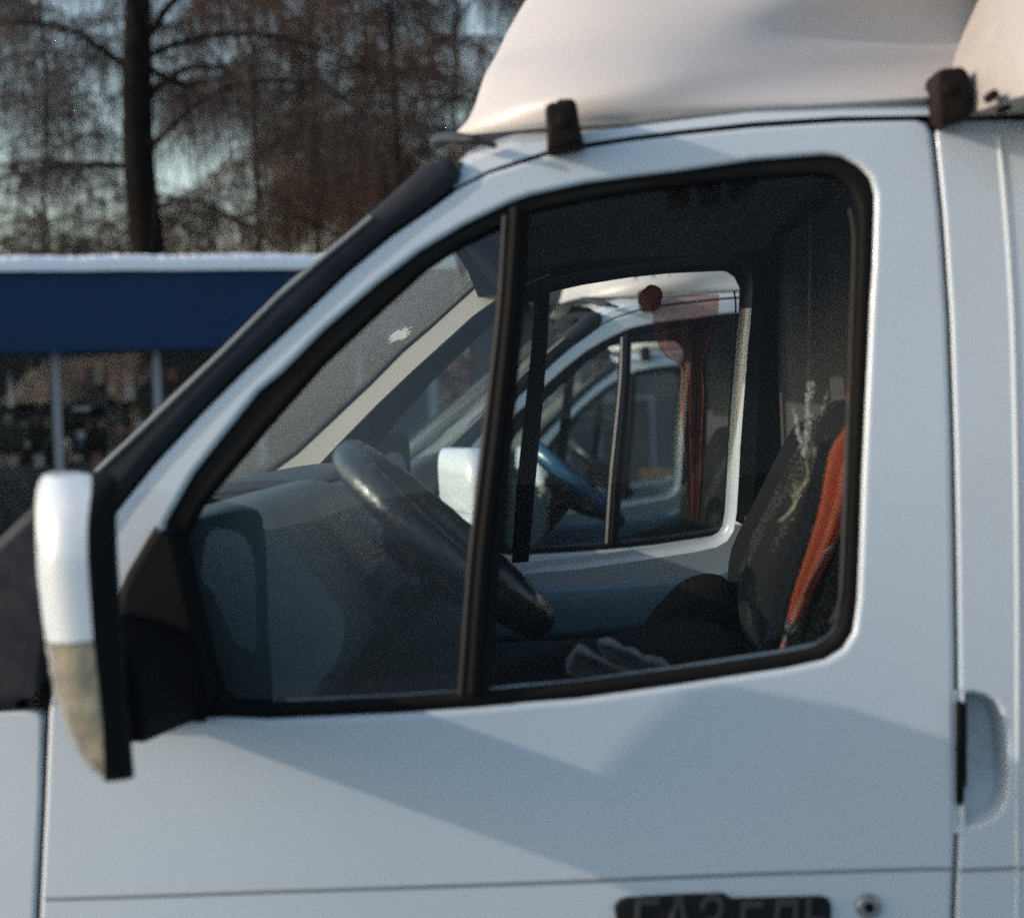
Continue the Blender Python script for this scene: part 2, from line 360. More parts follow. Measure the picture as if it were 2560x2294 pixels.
# ------------------------------------------------------------------ one truck
def build_truck():
    root = empty('box_truck', (0.2, WID/2, 0))
    root.matrix_world = Matrix.Translation((0.2, WID/2, 0))
    T = empty
    kids = []
    def K(o, par=None):
        """parent in root space while keeping world coordinates"""
        o.parent = par or root
        o.matrix_parent_inverse = (par or root).matrix_world.inverted() if not par else Matrix.Identity(4)
        return o
    def sub(o, par): o.parent = par; return o
    X = lambda px, py=1500, y=0.0: P(px, py, y).x
    # ---------------- cab shell: fenders, rear panels, roof
    shell = MB()
    fend = XZ([(-1500,1980),(-900,1860),(-400,1800),(60,1776),(94,1779),(106,1798),(101,2000),(86,2294),(79,2700),(80,3300),(-60,3300)])
    rear_l = [(2339,335),(2359,532),(2377,800),(2388,1134),(2396,1639),(2397,2080),(2389,2269),(2384,2700),(2378,3400)]
    rec = [(2398,1738),(2430,1731),(2465,1738),(2489,1752),(2503,1775),(2511,1809),(2516,1860),(2519,1912),(2519,1960),(2512,2004),(2490,2038),(2450,2058),(2398,2066)]
    rearp = XZ([(2700,300),(2520,298),(2345,300)]+rear_l+[(2700,3400)])
    recx = XZ(rec)
    for s in (0, 1):
        a = panel(fend, (), r=0.004, depth=0.03, side=s); shell.add(a.v, a.f)
        a = panel(rearp, (recx,), r=0.005, depth=0.016, side=s, step=0.02); shell.add(a.v, a.f)
        # handle recess bowl
        rc = ccw(dens(recx, 0.02)); rc = offset(rc, -0.0); cx = min(p[0] for p in rc)+0.018; cz = sum(p[1] for p in rc)/len(rc)+0.01
        rows = []
        for k in range(9):
            q = [1, .985, .95, .90, .84, .76, .6, .3, 0][k]; dd = 0.0045+0.044*min(1, ((1-q)/0.16))**0.75
            zr = [p[1] for p in rc]; lo_, hi_ = min(zr), max(zr)
            rows.append([(cx+(p[0]-cx)*q, ysurf(*p)+0.0045+(dd-0.0045)*min(1, 0.25+1.6*(cz+(p[1]-cz)*q-lo_)/(hi_-lo_)), cz+(p[1]-cz)*q) for p in rc])
        b = loft(rows, True)
        if s: b.v = [(p[0], WID-p[1], p[2]) for p in b.v]
        shell.add(b.v, b.f)
    # roof: gutter line, rail band, crown
    g1 = [(1136,474),(1180,452),(1222,430),(1296,405),(1358,385),(1465,362),(1580,345),(1700,330),(1882,310),(2103,296),(2330,293),(2500,291),(2700,291)]
    g2 = [(1130,432),(1160,402),(1193,386),(1272,360),(1340,351),(1454,335),(1580,318),(1700,301),(1882,278),(2103,267),(2325,262),(2500,260),(2700,260)]
    g1 = [(a, b-5) for a, b in g1]
    L1 = [SP(*p, 0.012) for p in g1]; L1b = [SP(p[0], p[1], 0.004) for p in g1]; L2 = [SP(p[0], p[1], 0.045) for p in g2]
    L15 = [ (a+b)/2 + Vector((0,-0.012,0.004)) for a, b in zip(L1b, L2)]
    L3 = [p+Vector((0.004, 0.06, 0.020)) for p in L2]; L4 = [p+Vector((0.01, 0.30, 0.045)) for p in L2]
    L5 = [Vector((p.x+0.01, WID/2, p.z+0.075)) for p in L2]
    half = [[tuple(p) for p in L] for L in ([Vector((p.x, p.y+0.03, p.z)) for p in L1], L1b, L15, L2, L3, L4)]
    rows = half+[[tuple(p) for p in L5]]+[[(p[0], WID-p[1], p[2]) for p in L] for L in half[::-1]]
    a = loft(rows); shell.add(a.v, a.f)
    # back wall and underside
    xr = X(2700, 1500); zt = L5[-1].z
    a = MB(); box(a, (xr-0.004, 0.05, 0.5), (xr+0.03, WID-0.05, 2.0)); shell.add(a.v, a.f)
    sh = K(finish(shell, 'cab_shell', 'paint', None, angle=40))
    # inner frame: dark metal behind the doors, b-pillars and rear wall lining
    go, gh = gap_poly()
    for s in (0, 1):
        K(finish(panel(go, (gh,), off=0.032, r=0, depth=0, side=s, step=0.05), 'door_surround', 'gap', None))
    # cabin lining: headliner, rear wall, floor
    zc = P(1700, 395, 0.1).z
    li = MB()
    hl = []
    xs = [X(1020, 560, 0.1), X(1110, 500, 0.1), X(1250, 430, 0.1), X(1450, 400, 0.1), X(2235, 380, 0.1)]
    zs = [P(1020,560,0.1).z, P(1110,505,0.1).z, P(1250,455,0.1).z, P(1450,410,0.1).z, P(2235,372,0.1).z]
    for yy, dz in ((0.10, -0.03), (0.16, 0.0), (0.5, 0.03), (WID/2, 0.04), (WID-0.5, 0.03), (WID-0.16, 0.0), (WID-0.10, -0.03)):
        hl.append([(x, yy, z+dz) for x, z in zip(xs, zs)])
    a = loft(hl); li.add(a.v, a.f)
    K(finish(li, 'headliner', 'liner', None))
    rw = MB(); xw = X(2240, 1200, 0.1)
    rr = [[(xw+0.06*(1-abs(2*(y/WID)-1)**6), y, z) for y in [0.13+(WID-0.26)*k/14 for k in range(15)]] for z in (0.5, 0.9, 1.3, 1.6, 1.8, 1.97)]
    a = loft(rr); rw.add(a.v, a.f)
    K(finish(rw, 'rear_wall_lining', 'liner', None))
    fl = MB(); box(fl, (X(-100, 1500), 0.05, 0.60), (xr, WID-0.05, 0.66)); box(fl, (X(-260, 1500), 0.06, 0.5), (X(-200,1500), WID-0.06, 1.28))
    K(finish(fl, 'cab_floor', 'liner', None, angle=30))
    # ---------------- windshield
    A = [(-90,1418),(0,1350),(84,1268),(217,1170),(386,1010),(523,885),(665,745),(800,634),(924,524),(1039,424),(1110,388)]
    AP = [SP(p[0]+38, p[1]+42, 0.035) for p in A]
    def WS(t, v):
        f = t*(len(AP)-1); i = min(int(f), len(AP)-2); p = AP[i].lerp(AP[i+1], f-i)
        b = 4*v*(1-v); bulge = (0.15*(1-t)+0.03)*b
        return Vector((p.x-bulge, p.y+(WID-2*p.y)*v, p.z+0.03*t*b))
    nv = 24; wr = [[tuple(WS(k/20, v/nv)) for v in range(nv+1)] for k in range(21)]
    ws = K(finish(loft(wr), 'windshield', 'gwind', None))
    gk = MB()
    for v in (0.012, 0.988): tube(gk, [WS(k/20, v)+Vector((-0.004, 0, 0.0)) for k in range(21)], 0.006, 6)
    for t in (0.0, 1.0): tube(gk, [WS(t, v/nv) for v in range(nv+1)], 0.014, 6)
    g = finish(gk, 'windshield_gasket', 'rubber', None); g.parent = ws
    # inspection sticker torn off on the far side of the windshield
    def on_ws(px, py):
        d = ray(px, py); best = None
        for k in range(0, 400):
            t = k/400
            lo, hi = 0.3, 1.0
            for v_ in range(60, 101):
                q = WS(t, v_/100); s_ = (q-CAM); e = (s_-d*s_.dot(d)).length
                if best is None or e < best[0]: best = (e, t, v_/100)
        return best[1], best[2]
    c = on_ws(998, 838); st = MB(); rnd = random.Random(3)
    pieces = []
    for i in range(15):
        v0 = c[1]-0.040+i*0.0042; t0 = c[0]-0.030+0.014*rnd.random()+0.002*abs(i-7); t1 = c[0]+0.040-0.018*rnd.random()-0.0025*abs(i-6)
        q = [WS(t0, v0), WS(t0+0.004, v0+0.0040), WS(t1, v0+0.0040), WS(t1+0.003*rnd.random(), v0)]
        st.add([x+Vector((0.003, 0, -0.003)) for x in q], [(0, 1, 2, 3)])
    s = finish(st, 'torn_sticker', 'sticker', None); s.parent = ws
    # a-pillar inner faces
    for s in (0, 1):
        pl = MB()
        up = [(-90,1440),(84,1292),(217,1192),(386,1035),(523,908),(665,768),(800,655),(924,546),(1039,446),(1141,405),(1290,372)]
        dn = [(-60,1570),(150,1400),(330,1245),(450,1120),(590,980),(735,845),(860,735),(985,625),(1085,555),(1180,505),(1300,455)]
        r0 = [SP(p[0]+24, p[1]+27, 0.03) for p in up]; r1 = [SP(p[0]+27, p[1]+30, 0.055) for p in up]; r2 = [SP(p[0]+30, p[1]+34, 0.115) for p in dn]; r3 = [SP(p[0]+22, p[1]+25, 0.035) for p in dn]
        a = loft([[tuple(q) for q in r] for r in (r0, r1, r2, r3)])
        if s: a.v = [(p[0], WID-p[1], p[2]) for p in a.v]
        K(finish(a, 'pillar_inner', 'beige', None, angle=40))
    # black trim strips beside the windshield and cowl corner panels
    trim = XZ([(-300,1640),(-90,1412),(0,1340),(84,1262),(217,1186),(355,1068),(386,1023),(523,899),(665,758),(722,700),(800,642),(924,532),(1039,430),(1066,408),(1110,392),(1141,401),(1152,430),(1146,456),(1071,516),(975,582),(865,675),(746,789),(614,912),(500,1026),(381,1155),(288,1270),(190,1420),(140,1600),(116,1755),(98,1768),(-300,1772)])
    for s in (0, 1):
        o = K(finish(panel(trim, (), off=-0.010, r=0.016, depth=0.05, side=s, step=0.03), 'pillar_trim', 'trim', None))
        if s == 0:
            hl_ = XZ([(245,1180),(330,1100),(440,995),(560,880),(700,740),(830,628),(930,545)])
            b = finish(strip(hl_, 0.0035, -0.010), 'trim_highlight', 'groove', None); b.parent = o  # grey bead on the gutter edge, standing in for its highlight
    # hood
    hd = []
    for k in range(9):
        t = k/8; x = X(-70, 1500)+0.06-1.0*t
        zz = 1.450-0.055*t-0.26*t*t
        hd.append([(x-0.10*(1-(2*v-1)**2), 0.07+0.03*t+(WID-0.14-0.06*t)*v, zz-0.10*(abs(2*v-1)**4)+0.02*(1-(2*v-1)**2)) for v in [i/16 for i in range(17)]])
    K(finish(loft(hd), 'hood', 'paint', None))
    wp = MB()
    tube(wp, [WS(0.02, v/20)+Vector((-0.05, 0, 0.0)) for v in range(1, 20)], 0.02, 6)
    tube(wp, [WS(0.02, 0.62)+Vector((-0.03,0,0.02)), WS(0.06, 0.35)+Vector((-0.03,0,0.02)), WS(0.09, 0.10)+Vector((-0.03,0,0.02))], 0.008, 6)
    K(finish(wp, 'wiper', 'black', None))
    # ---------------- doors
    for s in (0, 1):
        dr = K(finish(panel(door_o, (open_o,), r=0.006, depth=0.03, side=s, step=0.022), 'door', 'paint', None, angle=60))
        def D(o):
            o.parent = dr; o.matrix_parent_inverse = Matrix.Identity(4); return o
        seal_o = offset(ccw(dens(open_o, 0.02)), 0.001)
        fo = ccw(dens(fp_o, 0.02)); ro = ccw(dens(rp_o, 0.02))
        D(finish(panel(seal_o, (fo, ro), off=0.006, r=0.007, depth=0.03, side=s, step=0.02), 'window_seal', 'rubber', None, angle=60))
        D(finish(panel(offset(fo, -0.006), (), off=0.020, r=0, depth=0, side=s, step=0.04), 'quarter_pane', 'gquart', None))
        D(finish(panel(offset(ro, -0.006), (), off=0.016, r=0, depth=0, side=s, step=0.04), 'window_pane', 'gside', None))
        L = XZ([(1262,540),(1247,781),(1215,1059),(1177,1387),(1151,1735)])
        D(finish(strip(catmull(L, 4), 0.0030, 0.000, s), 'runner_strip', 'bronze', None))
        L = XZ([(1290,520),(1272,781),(1243,1059),(1205,1387),(1180,1735)])
        D(finish(strip(catmull(L, 4), 0.009, 0.004, s), 'window_divider', 'rubber', None))
        L = XZ([(2128,520),(2138,600),(2132,800),(2125,1030),(2112,1387),(2103,1500),(2080,1560)])
        D(finish(strip(catmull(L, 4), 0.0022, 0.010, s), 'glass_channel', 'bronze', None))
        # belt groove
        L = XZ([(112,2246),(700,2226),(1400,2203),(1900,2183),(2300,2171),(2384,2171)])
        D(finish(strip(dens(L, 0.04, False), 0.0024, 0.0006, s), 'belt_groove', 'groove', None))
        # inner structure: painted frame around the window opening, padded trims
        fi = ccw(dens(XZ([(330,1330),(500,1110),(700,900),(900,720),(1060,600),(1220,520),(1400,455),(1700,415),(2090,372),(2190,400),(2240,470),(2245,700),(2238,1100),(2225,1500),(2200,1760),(2170,1900),(1900,1960),(1400,2010),(900,2030),(450,2020),(380,1800),(340,1500)]), 0.03))
        hi = offset(ccw(dens(open_o, 0.02)), -0.004)
        # only the lower rear half is bare bright paint, the front sash is black
        m_in = panel(fi, (hi,), off=0.075, r=0, depth=0, side=s, step=0.0201); npan = len(m_in.f)
        def split(m, cond):
            A_ = MB(); B_ = MB()
            for q_, f in enumerate(m.f):
                c_ = sum((Vector(m.v[i]) for i in f), Vector())/len(f)
                (A_ if cond(c_, q_ >= npan) else B_).add([m.v[i] for i in f], [tuple(range(len(f)))])
            return A_, B_
        xb = X(1450, 1700); xc = X(2030, 900)
        # returns towards the glass (rounded jamb)
        jr = []
        for k in range(6):
            t = k/5*pi/2
            q = offset(hi, 0.022*(1-sin(t)))
            jr.append([(p[0], ysurf(*p)+0.036+0.039*(1-cos(t)), p[1]) for p in q])
        j = loft(jr, True)
        if s: j.v = [(p[0], WID-p[1], p[2]) for p in j.v]
        m_in.add(j.v, j.f)
        zb_ = P(1700, 1560, 0).z
        bright, dark = split(m_in, lambda c_, jm: (c_.z < zb_ and c_.x > X(700, 1700) and c_.x < X(2235, 1500)) or (jm and xc < c_.x and c_.z < P(2100, 600, 0).z))
        D(finish(bright, 'inner_door_frame', 'paintin', None, weld=1e-4))
        D(finish(dark, 'inner_sash', 'trim', None, weld=1e-4))
        up_ = ccw(XZ([(440,1850),(900,1860),(1500,1830),(2000,1790),(2190,1720),(2215,1800),(2200,1960),(1900,2010),(1400,2060),(800,2080),(440,2070)]))
        D(finish(prism(up_, 0.082, 0.135, r=0.022, side=s), 'door_top_trim', 'doortrim', None, angle=60))
        lo_ = ccw(XZ([(200,2060),(800,2072),(1400,2052),(1900,2000),(2210,1950),(2230,3300),(180,3300)]))
        D(finish(prism(lo_, 0.078, 0.118, r=0.015, side=s), 'door_trim_panel', 'doortrim2', None, angle=60))
        if s == 0:
            # badge and lock
            bo = XZ([(1540,2294),(1534,2262),(1548,2246),(1568,2240),(1700,2233),(1808,2230),(1820,2238),(1830,2243),(2050,2237),(2070,2243),(2077,2262),(2076,2390),(1540,2400)])
            bd = D(finish(panel(bo, (), off=-0.007, r=0.003, depth=0.007, side=0, step=0.02), 'badge', 'badge', None))
            for txt, px, py, sz, w in (("ГАЗ", 1572, 2376, 0.062, 1.3), ("ЕЛЬ", 1836, 2372, 0.056, 1.2)):
                cu = bpy.data.curves.new('badge_lettering', 'FONT'); cu.body = txt; cu.size = sz; cu.extrude = 0.0015; cu.bevel_depth = 0.0006
                to = bpy.data.objects.new('t', cu); COL.objects.link(to)
                bpy.context.view_layer.update()
                me = bpy.data.meshes.new_from_object(to.evaluated_get(bpy.context.evaluated_depsgraph_get()))
                bpy.data.objects.remove(to)
                p0 = SP(px, py, -0.0085); mx = max(v.co.x for v in me.vertices)
                tw = (SP(px+235, py).x-p0.x)
                for v in me.vertices:
                    x, z, d = v.co.x/mx*tw, v.co.y*1.35, v.co.z
                    X_ = p0.x+x+0.1*z; Z_ = p0.z+z+0.022*x
                    v.co = (X_, ysurf(X_, Z_)-0.0085-d, Z_)
                me.materials.clear(); me.materials.append(MT['badgelt'])
                lo = bpy.data.objects.new('badge_lettering', me); COL.objects.link(lo); lo.parent = bd
            lp = SP(2171, 2264); r_ = 0.0145
            ring = [(lp.x+r_*cos(k*pi/12), lp.z+r_*sin(k*pi/12)) for k in range(24)]
            lk = D(finish(prism(ring, lp.y-0.007, lp.y+0.01, r=0.004), 'door_lock', 'steel', None, angle=40))
            ks = [(lp.x+0.006*cos(k*pi/8), lp.z+0.006*sin(k*pi/8)) for k in range(16)]
            k_ = finish(prism(ks, lp.y-0.0085, lp.y-0.006, r=0.001), 'keyhole', 'black', None); k_.parent = lk
    # body-side details behind the door
    for s in (0, 1):
        L = XZ([(2402,2174),(2560,2168),(2690,2164)])
        K(finish(strip(L, 0.0024, 0.0006, s), 'belt_groove', 'groove', None))
        L = XZ([(2497,335),(2506,430),(2515,532),(2527,700),(2534,850),(2540,1100),(2545,1500),(2545,2100),(2540,3300)])
        K(finish(strip(catmull(L, 4), 0.0045, 0.0022, s), 'body_seam', 'paint', None))
        hb = ccw(XZ([(2388,1758),(2397,1749),(2409,1757),(2412,1880),(2409,2000),(2400,2012),(2389,2004)]))
        yb = SP(2400, 1880).y
        K(finish(prism(hb, yb-0.008, yb+0.03, r=0.003, side=s), 'door_handle', 'black', None))
    # ---------------- roof fairing
    sil = [(1126,338),(1168,310),(1188,257),(1212,190),(1243,133),(1270,75),(1292,40),(1316,0),(1370,-90),(1440,-190),(1540,-300)]
    rows_px = []   # per row: front x,y ; y at mid ; y at rear ; depth near
    lev = [0, .12, .28, .45, .62, .8, 1.0, 1.25, 1.5]
    def frow(k):
        # k: 0..8 -> list of (px, py, depth)
        fronts = [(1124,341),(1150,322),(1180,282),(1212,190),(1243,133),(1280,60),(1325,-15),(1420,-160),(1560,-310)]
        rearz  = [262, 222, 170, 110, 50, -30, -120, -260, -380]
        midz   = [305, 272, 196, 140, 80, 0, -80, -230, -360]
        fx, fy_ = fronts[k]; pts = []
        for i in range(29):
            u = i/28; px = fx+(2475-fx)*u**1.15
            # bow of the row between its front and rear ends
            base = [(fx, fy_), (fx+(2475-fx)*0.18, fy_+(midz[k]-fy_)*0.62), (fx+(2475-fx)*0.5, midz[k]+(rearz[k]-midz[k])*0.15), (2475, rearz[k])]
            for b0, b1 in zip(base[:-1], base[1:]):
                if b0[0]-1e-6 <= px <= b1[0]+1e-6:
                    py = b0[1]+(b1[1]-b0[1])*(px-b0[0])/(b1[0]-b0[0]); break
            dep = [0.105, 0.085, 0.078, 0.115, 0.155, 0.20, 0.25, 0.34, 0.46][k]
            # hollow swept up from the middle towards the rear, under an overhanging brow
            w = max(0, (px-1650)/800.0)
            brow = 80-150*min(1, max(0, (px-1830)/500))
            dd = (py-brow)/45.0
            if k >= 2: dep += 0.15*min(1, w)*(1/(1+math.exp(-dd*1.6)))*(1 if py < 235 else 0.6)
            dep += 0.16*(1-u)**5+0.02
            pts.append(P(px, py, dep))
        # smooth z and y along the row
        for _ in range(3):
            q = [p.copy() for p in pts]
            for i in range(1, len(pts)-1): pts[i] = (q[i-1]+q[i]*2+q[i+1])/4
        return pts
    fr = []
    for k in range(9):
        near = frow(k); f0 = near[0]
        nose = [Vector((f0.x-0.035*(1-((j/6)**2)), f0.y+(WID/2-f0.y)*(1-j/6), f0.z+0.012*(1-j/6))) for j in range(0, 6)]
        halfr = nose+near         # centre .. corner .. rear
        far_ = [Vector((p.x, WID-p.y, p.z)) for p in halfr[1:]][::-1]
        fr.append([tuple(p) for p in far_+halfr])
    # resample smoothly between rows
    fr2 = []
    for i in range(len(fr[0])):
        colm = catmull([fr[k][i] for k in range(9)], 4); fr2.append(colm)
    rowsF = [[fr2[i][k] for i in range(len(fr2))] for k in range(len(fr2[0]))]
    K(finish(loft(rowsF), 'roof_fairing', 'fairing', None, angle=60))
    # dark gasket at the front corner of the fairing
    for s in (0, 1):
        gq = MB(); q = [P(1090,352,0.25), P(1120,345,0.16), P(1150,347,0.10), P(1190,352,0.08), P(1240,364,0.075)]
        tube(gq, catmull(q, 4), [0.008]*9+[0.007]*4+[0.004]*4, 8)
        if s: gq.v = [(p[0], WID-p[1], p[2]) for p in gq.v]
        K(finish(gq, 'fairing_gasket', 'trim', None))
    # brackets
    br1 = [(1363,282),(1367,270),(1378,264),(1392,262),(1398,255),(1429,254),(1438,260),(1443,272),(1448,310),(1456,350),(1462,366),(1415,376),(1368,384),(1367,340)]
    br2 = [(2329,200),(2334,186),(2351,179),(2395,176),(2408,186),(2415,202),(2418,292),(2412,300),(2346,322),(2333,306)]
    for br, yy in ((br1, 0.078), (br2, 0.078)):
        for s in (0, 1):
            b = K(finish(prism(XZ(br, yy), yy-0.028, yy+0.05, r=0.007, side=s), 'fairing_bracket', 'rust', None, angle=45))
            cx = sum(p[0] for p in br)/len(br); cy = br[0][1]+22
            c0 = P(1407 if br is br1 else 2374, cy, yy-0.028)
            sc = [(c0.x+0.008*cos(k*pi/6), c0.z+0.008*sin(k*pi/6)) for k in range(12)]
            q = finish(prism(sc, c0.y-0.005, c0.y+0.005, r=0.002, side=s), 'bolt', 'rust', None); q.parent = b
    # ---------------- cargo box with chamfered front corners
    z0 = P(2442, 277, 0.05).z; xb0 = P(2442, 277, 0.05).x
    prof = [(0.0, 0.0), (0.0, 0.04), (0.006, 0.07), (0.018, 0.10), (0.036, 0.135), (0.06, 0.18), (0.12, 0.3), (0.22, 0.6)]
    bx = MB(); rows = []
    for dx, dz in prof:
        z = z0+dz
        near = [(xb0+dx, 0.06, z), (xb0+dx+0.02, -0.03, z), (xb0+dx+0.055, -0.10, z), (xb0+dx+0.10, -0.135, z), (xb0+dx+0.18, -0.15, z), (xb0+0.5, -0.155, z), (xb0+3.3, -0.155, z)]
        far_ = [(p[0], WID-p[1], p[2]) for p in near[::-1]]
        rows.append(near[::-1]+[(xb0+dx-0.0, WID/2, z)]+far_[::-1])
    a = loft(rows); bx.add(a.v, a.f)
    ln = rows[0]; n_ = len(ln); bx.add([tuple(p) for p in ln], [tuple(range(n_))])
    top = rows[-1]; bx.add([tuple(p) for p in top], [tuple(range(n_))[::-1]])
    xk = xr+0.10
    box(bx, (xk, -0.15, 0.95), (xk+3.2, WID+0.15, z0-0.002))
    cb = K(finish(bx, 'cargo_box', 'box', None, angle=35))
    for (px, py) in ((2480, 240), (2512, 268)):
        rv = P(px, py, -0.02 if px < 2500 else 0.03); q = MB()
        tube(q, [rv+Vector((0, -0.012, 0)), rv+Vector((0, 0.02, 0))], 0.006, 8)
        q = finish(q, 'rivet', 'rust', None); q.parent = cb
    # ---------------- mirrors
    cap = [(208,1194),(160,1192),(133,1194),(112,1203),(99,1222),(91,1250),(87,1290),(87,1340),(94,1446),(103,1530),(113,1612),(170,1608),(232,1602),(222,1450),(213,1322)]
    lens = [(114,1616),(119,1669),(133,1743),(148,1794),(165,1846),(188,1896),(222,1942),(262,1968),(257,1832),(246,1718),(233,1605),(170,1611)]
    hous = [(206,1192),(250,1190),(270,1196),(283,1212),(289,1273),(297,1446),(307,1545),(316,1718),(326,1802),(339,1960),(320,1967),(262,1970),(257,1832),(246,1718),(232,1602),(213,1322)]
    ym0, ym1 = -0.365, -0.125; SH = 0.30
    cap[0] = (208, 1193)
    whole = XZ([(267,1192),(208,1193),(160,1192),(133,1194),(112,1203),(99,1222),(91,1250),(87,1290),(87,1340),(94,1446),(103,1530),(113,1612),(119,1669),(133,1743),(148,1794),(165,1846),(188,1896),(222,1942),(262,1969),(320,1967),(339,1960),(326,1802),(316,1718),(307,1545),(297,1446),(289,1273),(283,1212)], ym0)
    wl = [Vector(p) for p in whole]
    def dist(x, z):
        p = Vector((x, z)); best = 9
        for i in range(len(wl)):
            a_1 = wl[i-1]; e = wl[i]-a_1; t = max(0, min(1, (p-a_1).dot(e)/e.length_squared)); best = min(best, (p-a_1-e*t).length)
        return best
    def myf(x, z):
        r_ = 0.034; d_ = min(dist(x, z), r_); return ym0+r_-math.sqrt(max(0, r_*r_-(r_-d_)**2))
    zt0 = max(q[1] for q in whole); zb0 = min(q[1] for q in whole)
    def arch(p):
        t = (p[2]-zb0)/(zt0-zb0); f = max(0, 1-(p[1]-ym0)/(ym1-ym0))
        return f*(0.045*max(0, (t-0.7)/0.3)**2.2)
    def shear(m, s):
        zt0 = max(q[1] for q in whole); zb0 = min(q[1] for q in whole)
        m.v = [(p[0]-(p[1]-ym0)*SH, p[1]+0.030*max(0, (p[1]-ym0)/(ym1-ym0))*(zt0-p[2])/(zt0-zb0)+arch(p), p[2]) for p in m.v]
        if s: m.v = [(p[0]+0.072, WID-p[1], p[2]) for p in m.v]
        return m
    for s in (0, 1):
        def part(poly, name, mt):
            pz = XZ(poly, ym0); m = panel(pz, (), r=0, depth=0.20, step=0.008, fy=myf); return finish(shear(m, s), name, mt, None, angle=60)
        h = K(part(hous, 'side_mirror', 'black'))
        def H(o): o.parent = h; return o
        H(part(cap, 'mirror_cap', 'paint')); H(part(lens, 'indicator_lens', 'lens'))
        bk_ = finish(shear(prism(offset(ccw(whole), 0.008), ym1-0.02, ym1+0.012, r=0.02), s), 'mirror_back', 'black', None, angle=50); H(bk_)
        # glass on the rear face
        gm = MB()
        gx = XZ([(293,1300),(326,1850)], ym0); (xt, zt_), (xb_, zb2) = gx
        pts = []
        for k in range(24):
            t = 2*pi*k/24; cy = (ym0+ym1)/2+0.020; cz_ = (zt_+zb2)/2
            yy = cy+0.072*(abs(cos(t))**0.6)*(1 if cos(t) > 0 else -1); zz = cz_+(zt_-zb2)/2*1.0*(abs(sin(t))**0.55)*(1 if sin(t) > 0 else -1)
            xx = xt+(xb_-xt)*(zt_-zz)/(zt_-zb2)+0.002-(yy-ym0)*SH
            pts.append((xx, yy, zz))
        pts = [(p[0], p[1]+arch((p[0], p[1]-0.010, p[2]+0.008*(1 if p[2] > cz_ else -1))), p[2]) for p in pts]
        gm.add(pts+[(p[0]-0.006, p[1], p[2]) for p in pts], [tuple(range(24))]+[(i, (i+1) % 24, 24+(i+1) % 24, 24+i) for i in range(24)])
        if s: gm.v = [(p[0]+0.072, WID-p[1], p[2]) for p in gm.v]
        H(finish(gm, 'mirror_glass', 'mirror', None, angle=30))
        arm = XZ([(330,1530),(350,1542),(400,1566),(470,1590),(500,1640),(505,1740),(490,1798),(420,1798),(370,1795),(340,1770)], 0.0)
        armn = [[(p[0], 0.005, p[1]) for p in arm]]
        am = prism(arm, ym1-0.03, 0.012, r=0.012, side=s); am.v = [(p[0]-0.02*max(0,(-(p[1] if not s else WID-p[1]))/0.1), p[1], p[2]) for p in am.v]
        H(finish(am, 'mirror_arm', 'black', None, angle=50))
        base = XZ([(405,1303),(415,1300),(440,1310),(455,1347),(487,1486),(519,1619),(549,1733),(560,1775),(556,1797),(520,1801),(300,1801),(285,1700),(292,1530),(306,1466),(321,1430),(366,1355),(390,1315)])
        H(finish(panel(base, (), off=-0.018, r=0.012, depth=0.03, side=s, step=0.03), 'mirror_base', 'black', None))
    # ---------------- interior
    dp = XZ([(150,1420),(330,1320),(520,1262),(640,1238),(705,1262),(765,1335),(840,1430),(905,1530),(890,1640),(800,1760),(700,1960),(100,1980)], 0.22)
    ds = MB(); n = len(dp); dp = ccw(catmull(dp, 3, True)); n = len(dp); rws = []
    for yy, sc_ in ((0.15, .90), (0.18, .97), (0.24, 1), (0.55, 1.0), (0.72, 1.0), (0.95, 1.0), (1.2, 1.0), (WID-0.18, 1), (WID-0.12, .97), (WID-0.09, .9)):
        low = 0.0 if yy < 0.75 else -0.018
        cx = sum(p[0] for p in dp)/n; cz = sum(p[1] for p in dp)/n
        rws.append([(cx+(p[0]-cx)*sc_, yy, cz+(p[1]-cz)*sc_+low) for p in dp])
    a = loft(rws, True); a.f += [tuple(range(n)), tuple(range((len(rws)-1)*n, len(rws)*n))]
    da = K(finish(a, 'dashboard', 'dash', None, angle=60))
    # instrument cowl with dark face
    ic = ccw(catmull(XZ([(560,1300),(600,1250),(660,1232),(720,1252),(780,1320),(830,1410),(820,1470),(760,1520),(640,1500),(560,1400)], 0.45), 3, True))
    q = finish(prism(ic, 0.24, 0.66, r=0.03), 'instrument_cowl', 'dashd', None, angle=60); q.parent = da
    ct = MB()
    r1 = P(745, 1245, 0.9); r0_ = P(500, 1215, 0.9)
    ct2 = XZ([(470,1232),(560,1205),(700,1180),(820,1176),(848,1186),(835,1200),(700,1222),(560,1236)], 1.15)
    q = finish(prism(ccw(catmull(ct2, 3, True)), 0.75, 1.6, r=0.01), 'dash_top_tray', 'dashd', None, angle=60); q.parent = da
    for j in range(6):
        vt = MB(); c0 = P(905+15*j, 1268+25*j, 0.78)
        tube(vt, [c0, c0+Vector((0.022, 0.0, 0.004)), c0+Vector((0.034, 0.0, 0.006))], [0.002, 0.0032, 0.002], 6)
        tube(vt, [c0+Vector((0.034, -0.03, 0.006)), c0+Vector((0.034, 0.20, 0.006))], 0.0035, 6)
        q = finish(vt, 'air_vent', 'post', None, angle=30); q.parent = da
    for (px, py) in ((905, 1400), (960, 1340), (985, 1375)):
        kn = MB(); c0 = P(px, py, 0.78); tube(kn, [c0, c0+Vector((0.02, -0.004, 0.004))], [0.016, 0.013], 12)
        q = finish(kn, 'dash_knob', 'doortrim', None, angle=40); q.parent = da
    tr_ = MB(); L = [P(760, 1492, 0.6), P(840, 1450, 0.62), P(960, 1375, 0.66)]
